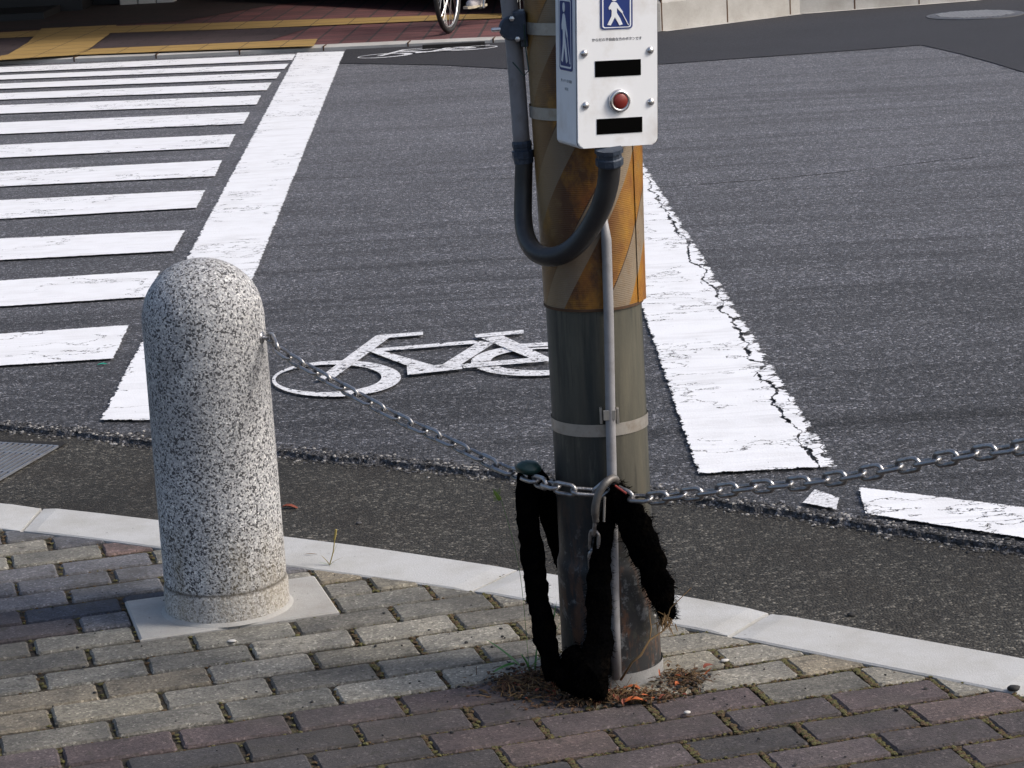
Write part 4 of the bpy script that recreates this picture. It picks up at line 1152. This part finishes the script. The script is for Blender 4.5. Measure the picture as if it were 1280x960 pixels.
weed(662, 838, [(.080, .016, 3.05, .75, .25, 0, -.018, -.012, .016), (.050, .015, 3.7, 1.5, .5, 0, -.026, -.016, .022), (.05, .005, 1.2, .3, .3, 0, .01, 0, 0), (.045, .004, .6, .7, .8, 0, .0, 0, .0), (.04, .004, 2.1, .6, .9, 0, 0, .01, 0), (.05, .003, 4.6, .9, .6, 1, 0, 0, 0)],
     'green weed with two broad pointed blades left of the pole foot', [([(0, 0, 0), (-.005, 0, .015), (-.012, 0, .03)], .0012, 'leaf_green')])
weed(689, 800, [(.075, .004, 1.0, .28, .2, 0, 0, 0, 0), (.05, .003, .4, .5, .3, 0, 0, 0, 0), (.035, .003, 2.5, .6, .5, 0, 0, 0, 0)], 'slim upright green blades between the left cover and the pole')
weed(412, 706, [(.05, .003, .3, .35, .2, 1, 0, 0, 0), (.03, .003, 2.5, .7, .5, 1, 0, 0, 0), (.035, .003, .0, .9, .5, 1, 0, 0, 0), (.025, .003, 3.3, 1.1, .4, 0, 0, 0, 0), (.022, .003, 5.5, 1.0, .4, 0, 0, 0, 0), (.03, .002, 1.1, .6, .3, 1, 0, 0, 0)],
     'yellowing tuft of grass rooted at the back edge of the kerb', [([(0, 0, 0), (.010, 0, .03), (.016, 0, .065)], .0013, 'leaf_yellow'), ([(.014, 0, .055), (.017, 0, .066), (.019, 0, .078)], .0028, 'leaf_yellow')])
sd_ = P3(622, 620, 4.2); rt_ = G(662, 842)
w_ = empty('foxtail_grass', rt_); tag(w_, 'single foxtail grass seed head left of the black cover', 'grass')
bm = bmesh.new(); tube(bm, catmull([rt_, rt_.lerp(sd_, .5) + Vector((.012, 0, .03)), sd_ + Vector((.006, 0, -.006))], 10), .0005, 5); link('stem', bm, M['leaf_green'], w_)
bm = bmesh.new(); tube(bm, catmull([sd_ + Vector((.004, 0, -.008)), sd_, sd_ + Vector((-.007, 0, .012))], 5), [.0025, .004, .0042, .0042, .004, .004, .0035, .003, .002, .001, .0006][:11], 8)
for _ in range(160):
    q_ = sd_ + Vector((random.uniform(-.007, .005), 0, random.uniform(-.008, .012))); d = Vector((random.gauss(-.3, 1), random.gauss(0, 1), random.gauss(.4, 1))).normalized()
    a, b_, c = bm.verts.new(q_ + Vector((.0003, 0, 0))), bm.verts.new(q_ - Vector((.0003, 0, 0))), bm.verts.new(q_ + d * .007); bm.faces.new((a, b_, c))
link('seed_head', bm, simple('foxtail_green', (.16, .24, .03), .7), w_)
tw = empty('dry_twig', G(776, 862)); tag(tw, 'bent dry plant stem leaning across the right front of the pole base', 'twig')
bm = bmesh.new(); tube(bm, [P3(776, 850, 4.05), P3(790, 828, 4.035), P3(801, 819, 4.035), P3(812, 800, 4.045), P3(830, 788, 4.06), P3(838, 760, 4.06), P3(864, 735, 4.05)], [.0022, .002, .0024, .0017, .0013, .001, .0006], 6)
link('stem', bm, M['twig'], tw, True)
bm = bmesh.new(); tube(bm, [P3(812, 800, 4.045), P3(814, 785, 4.06), P3(812, 768, 4.07)], [.0013, .001, .0006], 5); link('side_shoot', bm, M['twig'], tw, True)
def pebble(px, py, s, mat, label, zz=0., flat=.6, name='pebble'):
    bm = bmesh.new(); bmesh.ops.create_icosphere(bm, subdivisions=2, radius=s)
    for v in bm.verts: v.co = Vector((v.co.x * 1.3, v.co.y, v.co.z * flat)) * (1 + .3 * noise.noise(v.co * 200 + Vector((px, py, 0)))) + Vector((0, 0, s * flat * .8))
    o = link(name, bm, mat, None, True); o.location = G(px, py, zz); tag(o, label, 'pebble'); return o
pebble(290, 802, .0065, M['stone_light'], 'white pebble on the pavers in front of the bollard footing', 0, .35)
pebble(1267, 863, .009, M['stone_dark'], 'dark lump beside the kerb near the right edge')
pebble(859, 892, .0045, M['stone_light'], 'small pale pebble on the joint below the brown paver right of the pole')
pebble(449, 655, .005, M['stone_grey'], 'grey pebble on the gutter above the yellowing grass tuft', ZG)
pebble(906, 827, .006, M['stone_light'], 'pale scrap of stone right of the pole among the moss', 0, .5)
pebble(1064, 770, .007, M['stone_dark'], 'dark stone on the gutter beside the kerb', ZG)
o = one_leaf(122, 458, .03, .012, .2, simple('turquoise_plastic', (.02, .35, .25), .5), 'scrap of turquoise plastic on the road left of the side line', .1, .1, .004, 'plastic_scrap', ZR); o['category'] = 'litter'

# ------------------------------------------------------------------ drain grate, left edge
gr = empty('drain_grate', G(40, 575, ZG)); tag(gr, 'steel bar drain grate set in the gutter at the left edge', 'drain grate')
gi = lambda x, y: G(x, y, ZG + .004)
c_r = gi(72, 559); c_d = gi(-90, 652); c_l = gi(-110, 548)
e1 = (c_d - c_r); e2 = (c_l - c_r)
bm = bmesh.new(); sheet(bm, [c_r - Vector((0, 0, .0015)), c_l - Vector((0, 0, .0015)), c_l + e1 - Vector((0, 0, .0015)), c_d - Vector((0, 0, .0015))]); link('pit', bm, M['dark_hole'], gr)
bm = bmesh.new(); nb = 26
for k in range(nb + 1):
    o_ = e2 * (k / nb); d = e1.normalized(); s_ = Vector((-d.y, d.x, 0)) * .0028
    a, b_ = c_r + o_, c_d + o_
    P_ = [a - s_, a + s_, b_ + s_, b_ - s_]; lo_ = [bm.verts.new(p) for p in P_]; hi_ = [bm.verts.new(p + Vector((0, 0, .006))) for p in P_]
    bm.faces.new(hi_)
    for i in range(4): bm.faces.new((lo_[i], lo_[(i + 1) % 4], hi_[(i + 1) % 4], hi_[i]))
for t_ in (.0, .12, .37, .62, .87, 1.):
    a = c_r + e1 * t_; b_ = a + e2; d = e2.normalized(); s_ = Vector((-d.y, d.x, 0)) * .003
    P_ = [a - s_, a + s_, b_ + s_, b_ - s_]; lo_ = [bm.verts.new(p) for p in P_]; hi_ = [bm.verts.new(p + Vector((0, 0, .0045))) for p in P_]
    bm.faces.new(hi_)
    for i in range(4): bm.faces.new((lo_[i], lo_[(i + 1) % 4], hi_[(i + 1) % 4], hi_[i]))
link('bars', bm, M['grate'], gr)
bm = bmesh.new(); sheet(bm, [gi(84, 553), gi(74, 559.5), gi(-110, 554), gi(-110, 545)]); link('slot', bm, M['dark_hole'], gr)

# manhole
mh = empty('manhole_cover', Vector((3.40, 17.0, ZP))); tag(mh, 'round cast iron manhole cover in the dark asphalt at top right', 'manhole cover')
bm = bmesh.new(); lathe(bm, [(.34, -.01), (.34, .005), (.315, .005), (.315, .002), (.312, .002), (.312, .006), (0, .006)], 48, Vector((3.40, 17.0, ZP))); link('rim', bm, M['iron'], mh)
bm = bmesh.new()
for i in range(-8, 9):
    for j in range(-8, 9):
        x, y = i * .036 + (j % 2) * .018, j * .034
        if x * x + y * y < .27 ** 2: box(bm, (3.40 + x - .012, 17.0 + y - .011, ZP + .006), (3.40 + x + .012, 17.0 + y + .011, ZP + .012))
link('tread', bm, simple('worn_iron', (.34, .34, .35), .5, .3, .3), mh)

# ------------------------------------------------------------------ far side
ZF = .03
fk = [Vector((p.x, p.y, 0)) for p in far_edge][::-1]      # left to right
fk = dense(fk, .25)
def kh(x):            # kerb height along the far side
    if x < .35: return .016
    if x > 1.1: return .215
    t = (x - .35) / .75; return .016 + (.215 - .016) * t * t * (3 - 2 * t)
bm = bmesh.new(); L = []
for i, p in enumerate(fk):
    d = (fk[min(i + 1, len(fk) - 1)] - fk[max(i - 1, 0)]).normalized(); n = Vector((-d.y, d.x, 0)); h_ = kh(p.x) ; wv = .15
    L.append([bm.verts.new(p + Vector((0, 0, -.06))), bm.verts.new(p + Vector((0, 0, ZR + .008 + h_ * .9))), bm.verts.new(p + n * .02 + Vector((0, 0, ZR + .012 + h_))), bm.verts.new(p + n * wv + Vector((0, 0, ZR + .016 + h_))), bm.verts.new(p + n * wv + Vector((0, 0, -.06)))])
for a, b_ in zip(L, L[1:]):
    for j in range(4): bm.faces.new((a[j], a[j + 1], b_[j + 1], b_[j]))
o = link('far_kerb', bm, M['far_kerb']); tag(o, None, None, kind='structure')
bm = bmesh.new()
for k in range(60):
    s_ = -4.2 + k * .6 if k < 9 else 1.2 + (k - 9) * .5
    i = min(range(len(fk) - 1), key=lambda i: abs(fk[i].x - s_)); j_ = i + (1 if fk[i].x < s_ else 0); j_ = max(1, min(len(fk) - 1, j_))
    a_, b_ = fk[j_ - 1], fk[j_]; t_ = 0 if abs(b_.x - a_.x) < 1e-6 else (s_ - a_.x) / (b_.x - a_.x); p = a_.lerp(b_, max(0, min(1, t_)))
    if p.x > 7: continue
    d = (b_ - a_).normalized(); n = Vector((-d.y, d.x, 0)); h_ = kh(p.x)
    P_ = [p - d * .005 - n * .002, p + d * .005 - n * .002, p + d * .005 + n * .13, p - d * .005 + n * .13]
    lo_ = [bm.verts.new(q_ + Vector((0, 0, -.05))) for q_ in P_]; hi_ = [bm.verts.new(q_ + Vector((0, 0, ZR + .0175 + h_))) for q_ in P_]
    bm.faces.new(hi_)
    for i in range(4): bm.faces.new((lo_[i], lo_[(i + 1) % 4], hi_[(i + 1) % 4], hi_[i]))
link('kerb_joints', bm, M['leaf_brown'], o)
# pale channel line at the foot of the high kerb
bm = bmesh.new(); ch = [p for p in fk if p.x > 1.0]
for a, b_ in zip(ch, ch[1:]):
    d = (b_ - a).normalized(); n = Vector((-d.y, d.x, 0))
    f = bm.faces.new([bm.verts.new(a - n * .07 + Vector((0, 0, ZM))), bm.verts.new(b_ - n * .07 + Vector((0, 0, ZM))), bm.verts.new(b_ + Vector((0, 0, ZM))), bm.verts.new(a + Vector((0, 0, ZM)))])
link('edge_channel', bm, M['far_kerb'], o, 'flatsheet')
# drain inlet slot in the low kerb
bm = bmesh.new(); a, b_ = G(528, 59, 0), G(606, 54.5, 0); d = (b_ - a).normalized(); n = Vector((-d.y, d.x, 0))
a.y = at_y = a.y; box_ = [a - n * .02, b_ - n * .02, b_ + n * .05, a + n * .05]
sheet(bm, [Vector((p.x, p.y, ZR + .035)) for p in box_], .04); link('drain_inlet', bm, M['dark_hole'], o)
# pavement surface behind the kerb
bm = bmesh.new(); L = []
for i, p in enumerate(fk):
    d = (fk[min(i + 1, len(fk) - 1)] - fk[max(i - 1, 0)]).normalized(); n = Vector((-d.y, d.x, 0)); h_ = kh(p.x)
    z = ZR + .014 + h_; L.append([bm.verts.new(p + n * e_ + Vector((0, 0, z))) for e_ in (.148, 1.6, 4.0, 9)])
for a, b_ in zip(L, L[1:]):
    for j in range(3):
        f = bm.faces.new((a[j], a[j + 1], b_[j + 1], b_[j])); f.normal_update(); f.material_index = 0
        if f.normal.z < 0: f.normal_flip()
fp_ = link('far_pavement', bm, M['red_brick'], None, 'flatsheet'); tag(fp_, None, None, kind='structure')
# brown paving infill between the yellow strips (left part) and the strips themselves
def fpoly(name, px, mat, dz):
    bm = bmesh.new(); P_ = [G(*p, ZR + .030 + dz) for p in px]; sheet(bm, P_, .0); return link(name, bm, mat, fp_)
fpoly('brown_paving', [(-150, 54), (0, 47.5), (140, 41.5), (320, 35.5), (392, 33), (330, 52.5), (115, 62), (0, 76), (-150, 84)], M['brown_brick'], .004)
fpoly('tactile_strip', [(-200, 49), (0, 40.5), (146, 32.5), (320, 26.5), (545, 19), (660, 15.5), (660, 21.5), (545, 25.5), (300, 36), (140, 41), (0, 47.5), (-200, 57)], M['tactile'], .008)
fpoly('tactile_strip', [(115, 61), (320, 52), (397, 48.5), (392, 57.5), (320, 60), (97, 68.5)], M['tactile'], .0115)
fpoly('tactile_block', [(52, 35.5), (146, 31), (136, 43), (122, 53), (112, 61), (97, 68.5), (0, 75), (-40, 76), (10, 68), (35, 53)], M['tactile'], .0150)

fpoly('painted_shade_paving', [(-200, 48), (0, 39.5), (146, 31), (230, 26), (330, 8), (420, -3), (-100, -3), (-300, 30)], M['shade_brick'], .004)  # building's shade on the far-left paving, painted as near-black colour
# dark shop front far behind; unseen overhead blocker added to shade the pavement
shop = empty('shop_front', Vector((-6, 22.6, 0))); tag(shop, 'dark shop front across the road with white blocks at its foot, top left', 'building')
bm = bmesh.new(); box(bm, (-14, 22.6, -.05), (-.4, 26, 4.5)); link('wall', bm, M['wall_dark'], shop)
bm = bmesh.new(); box(bm, (-14, 18.15, 2.3), (.9, 22.6, 2.4)); box(bm, (-14, 18.15, 2.0), (.9, 18.21, 2.3)); link('shade_blocker', bm, M['shade_blocker'], shop)  # added out of frame, sized to block sun and sky
bm = bmesh.new(); box(bm, (-14, 21.15, .0), (-3.9, 22.6, .07)); box(bm, (-14, 22.0, .0), (-3.7, 22.6, .25)); link('plinth_shade_step', bm, M['wall_dark'], shop)  # low front step added, its dark colour stands in for shaded ground
bm = bmesh.new()
for k in range(3): box(bm, (-3.42 + k * .17, 22.40, .0), (-3.26 + k * .17, 22.6, .38), bev=.006)
link('white_blocks', bm, M['wall_white'], shop)
# a wall continues right so the world does not end behind the street
bw = empty('street_wall', Vector((6, 27, 0))); tag(bw, 'plain grey wall standing far behind the red pavement', 'wall')
bm = bmesh.new(); box(bm, (-.3, 26.5, -.1), (26, 27.2, 2.2)); link('wall', bm, M['slab'], bw)
bm = bmesh.new(); box(bm, (-.3, 26.4, 2.2), (26, 27.3, 2.3), bev=.02); link('coping', bm, M['far_kerb'], bw)

# ------------------------------------------------------------------ bicycle and rider
BP = G(562, 41, ZR + .035); AZ = R(32)          # rear lies along (sin, cos)
back = Vector((math.sin(AZ), math.cos(AZ), 0)); side = Vector((math.cos(AZ), -math.sin(AZ), 0)); UP = Vector((0, 0, 1))
bike = empty('bicycle', BP); tag(bike, 'red city bicycle being ridden on the far pavement, front wheel toward the road', 'bicycle')
WR = .325
def wheel(c, fwd, name='wheel'):
    ax_ = fwd.cross(UP).normalized(); bm = bmesh.new()
    tube(bm, [c + (fwd * math.cos(a) + UP * math.sin(a)) * (WR - .017) for a in [2 * math.pi * k / 56 for k in range(57)]], .019, 10, False)
    wh = link(name, bm, M['tyre'], bike, True)
    bm = bmesh.new(); tube(bm, [c + (fwd * math.cos(a) + UP * math.sin(a)) * (WR - .042) for a in [2 * math.pi * k / 56 for k in range(57)]], .0095, 8, False); link('rim', bm, M['bolt'], wh, True)
    bm = bmesh.new()
    for k in range(32):
        a = 2 * math.pi * k / 32; e_ = c + (fwd * math.cos(a) + UP * math.sin(a)) * (WR - .045); h_ = c + (fwd * math.cos(a + .5 * (-1) ** k) + UP * math.sin(a + .5 * (-1) ** k)) * .02 + ax_ * .028 * (-1) ** (k // 2)
        tube(bm, [h_, e_], .0018, 4)
    tube(bm, [c - ax_ * .04, c + ax_ * .04], .018, 10); link('spokes', bm, M['bolt'], wh)
fa = R(15); ffwd = Vector((math.sin(fa), math.cos(fa), 0))
fc = BP + UP * WR; rcn = BP + back * 1.06 + UP * WR
wheel(fc, ffwd); wheel(rcn, back)
Bp = lambda b_, u, s=0: BP + back * b_ + UP * u + side * s
bb = Bp(.62, .29); ht = Bp(.20, .82); hb = Bp(.13, .60); st = Bp(.80, .80); sx = Bp(.84, .92)
bm = bmesh.new(); tube(bm, [hb, ht], .02, 12); tube(bm, [hb, bb], .016, 12); tube(bm, [ht.lerp(hb, .3), bb.lerp(st, .45)], .014, 12); tube(bm, [bb, sx], .015, 12)
for s_ in (-.05, .05):
    tube(bm, [bb, rcn + side * s_], .009, 8); tube(bm, [st, rcn + side * s_], .008, 8)
link('frame', bm, M['bike_red'], bike, True)
bm = bmesh.new(); fs_ = ffwd.cross(UP).normalized()
for s_ in (-.045, .045): tube(bm, [hb, fc + UP * WR * 1.08 + fs_ * s_, fc + fs_ * s_], .009, 8)
link('fork', bm, M['bolt'], bike, True)
bm = bmesh.new()
for s_ in (-1, 1): tube(bm, catmull([ht, ht + UP * .16, ht + UP * .2 + side * .12 * s_, ht + UP * .18 + side * .27 * s_ + back * .05, ht + UP * .17 + side * .29 * s_ + back * .2], 5), .011, 8)
link('handlebar', bm, M['bolt'], bike, True)
bm = bmesh.new(); r_ = bmesh.ops.create_icosphere(bm, subdivisions=3, radius=1)
for v in r_['verts']: v.co = sx + back * v.co.x * .13 + side * v.co.y * (.09 if v.co.x > 0 else .05) + UP * (v.co.z * .035 + .02)
link('saddle', bm, M['tyre'], bike, True)
bm = bmesh.new()
for s_, rc_ in ((-.11, .05), (-.115, .05), (-.12, .05)): tube(bm, [Bp(.60, .42, .05), Bp(1.06, .36, .05)], .02, 8)
lathe(bm, [(0, 0), (.095, 0), (.095, .006), (0, .006)], 28, bb - side * .05, -side); link('chain_guard', bm, M['bike_red'], bike)
for s_ in (-1, 1):
    bm = bmesh.new(); e_ = bb + side * s_ * .07 + (UP * -.165 * s_ * -1 + back * -.03 * s_ * -1)
    # left (-1) crank points down
    e_ = bb + side * s_ * .07 + UP * (.165 * s_) + back * (.03 * s_)
    tube(bm, [bb + side * s_ * .05, e_], .009, 8); ck = link('crank', bm, M['bolt'], bike)
    bm = bmesh.new(); pc = e_ + side * s_ * .06; q_ = [pc + back * a * .045 + side * b_ * .045 for a, b_ in ((-1, -1), (1, -1), (1, 1), (-1, 1))]
    for k in range(4): tube(bm, [q_[k], q_[(k + 1) % 4]], .009, 6)
    link('pedal', bm, M['tyre'], ck)
for rc_, fw, a0_, a1_ in ((rcn, back, 10, 170), (fc, ffwd, 40, 165)):
    bm = bmesh.new(); tube(bm, [rc_ + (fw * math.cos(a) + UP * math.sin(a)) * (WR + .02) for a in [R(a0_ + (a1_ - a0_) * k / 24) for k in range(25)]], .014, 6)
    link('mudguard', bm, M['bolt'], bike, True)

def skin_body(name, verts, edges, mat, parent, sub=2):
    me = bpy.data.meshes.new(name); me.from_pydata([v[0] for v in verts], edges, []); o = bpy.data.objects.new(name, me); COL.objects.link(o)
    mo = o.modifiers.new('skin', 'SKIN'); mo.use_smooth_shade = True
    for i, (p, r_) in enumerate(verts): me.skin_vertices[0].data[i].radius = (r_, r_) if isinstance(r_, float) else r_; me.skin_vertices[0].data[i].use_root = i == 0
    s = o.modifiers.new('sub', 'SUBSURF'); s.levels = sub; s.render_levels = sub
    me.materials.append(mat); o.parent = parent; return o
rider = empty('person', BP); tag(rider, 'person riding the red bicycle, one pale sneaker on the lowered pedal', 'person')
def loc(p): return tuple(p - BP)
pel = Bp(.82, 1.02); V = []; E_ = []
def av(p, r_, j=None):
    V.append((loc(p), r_)); k = len(V) - 1
    if j is not None: E_.append((j, k))
    return k
k0 = av(pel, .125); k1 = av(Bp(.76, 1.20), .12, k0); k2 = av(Bp(.68, 1.40), .135, k1); k3 = av(Bp(.63, 1.52), .06, k2); k4 = av(Bp(.60, 1.60), .055, k3); k5 = av(Bp(.58, 1.68), .085, k4); k6 = av(Bp(.58, 1.77), .08, k5)
ped = {}
for s_ in (-1, 1):
    h1 = av(Bp(.80, .99, s_ * .10), .09, k0)
    pz = .29 + .165 * s_ + .0; pb_ = .62 + .03 * s_
    kn = av(Bp(.38 if s_ > 0 else .50, .80 if s_ > 0 else .62, s_ * .12), .065, h1)
    an = av(Bp(pb_ + .06, pz + .12, s_ * .125), .042, kn); ped[s_] = (pb_, pz)
    av(Bp(pb_ + .05, pz + .07, s_ * .128), .036, an)
    sh = av(Bp(.67, 1.43, s_ * .19), .06, k2); el = av(Bp(.50, 1.20, s_ * .27), .042, sh); wr = av(Bp(.36, 1.06, s_ * .28), .03, el); av(Bp(.31, 1.03, s_ * .28), .034, wr)
skin_body('body', V, E_, M['trouser'], rider)
for s_ in (-1, 1):
    pb_, pz = ped[s_]; V2 = [(loc(Bp(pb_ + .07, pz + .035, s_ * .13)), .036), (loc(Bp(pb_ + .065, pz + .085, s_ * .13)), .040), (loc(Bp(pb_ - .02, pz + .04, s_ * .135)), .042), (loc(Bp(pb_ - .10, pz + .028, s_ * .14)), .034)]
    sh = skin_body('shoe', V2, [(0, 1), (0, 2), (2, 3)], M['shoe'], rider)
    bm = bmesh.new(); P_ = [(.11, -.032), (.11, .032), (0, .042), (-.10, .042), (-.145, .02), (-.145, -.02), (-.10, -.04), (0, -.034)]
    lo_ = [bm.verts.new(Bp(pb_ + a, pz + .004, s_ * .135 + b_) - BP) for a, b_ in P_]; hi_ = [bm.verts.new(Bp(pb_ + a, pz + .022, s_ * .135 + b_) - BP) for a, b_ in P_]
    bm.faces.new(lo_[::-1]); bm.faces.new(hi_)
    for i in range(8): bm.faces.new((lo_[i], lo_[(i + 1) % 8], hi_[(i + 1) % 8], hi_[i]))
    link('sole', bm, M['sole'], sh, rel=False)
skin_body('shirt', [(loc(Bp(.815, 1.06)), .135), (loc(Bp(.76, 1.20)), .13), (loc(Bp(.68, 1.42)), .145), (loc(Bp(.67, 1.44, .19)), .07), (loc(Bp(.59, 1.32, .23)), .055), (loc(Bp(.67, 1.44, -.19)), .07), (loc(Bp(.59, 1.32, -.23)), .055)], [(0, 1), (1, 2), (2, 3), (3, 4), (2, 5), (5, 6)], M['shirt'], rider)
bm = bmesh.new(); bmesh.ops.create_icosphere(bm, subdivisions=3, radius=.1)
for v in bm.verts: v.co = Vector((v.co.x * .86, v.co.y * .95, v.co.z * 1.18)) + Bp(.572, 1.70) - BP
link('head', bm, M['skin'], rider, True, rel=False)
bm = bmesh.new(); bmesh.ops.create_icosphere(bm, subdivisions=3, radius=.108)
for v in bm.verts: v.co = Vector((v.co.x * .9, v.co.y * .95, max(v.co.z, -.02) * 1.15)) + Bp(.595, 1.725) - BP
link('hair', bm, M['hair'], rider, True, rel=False)
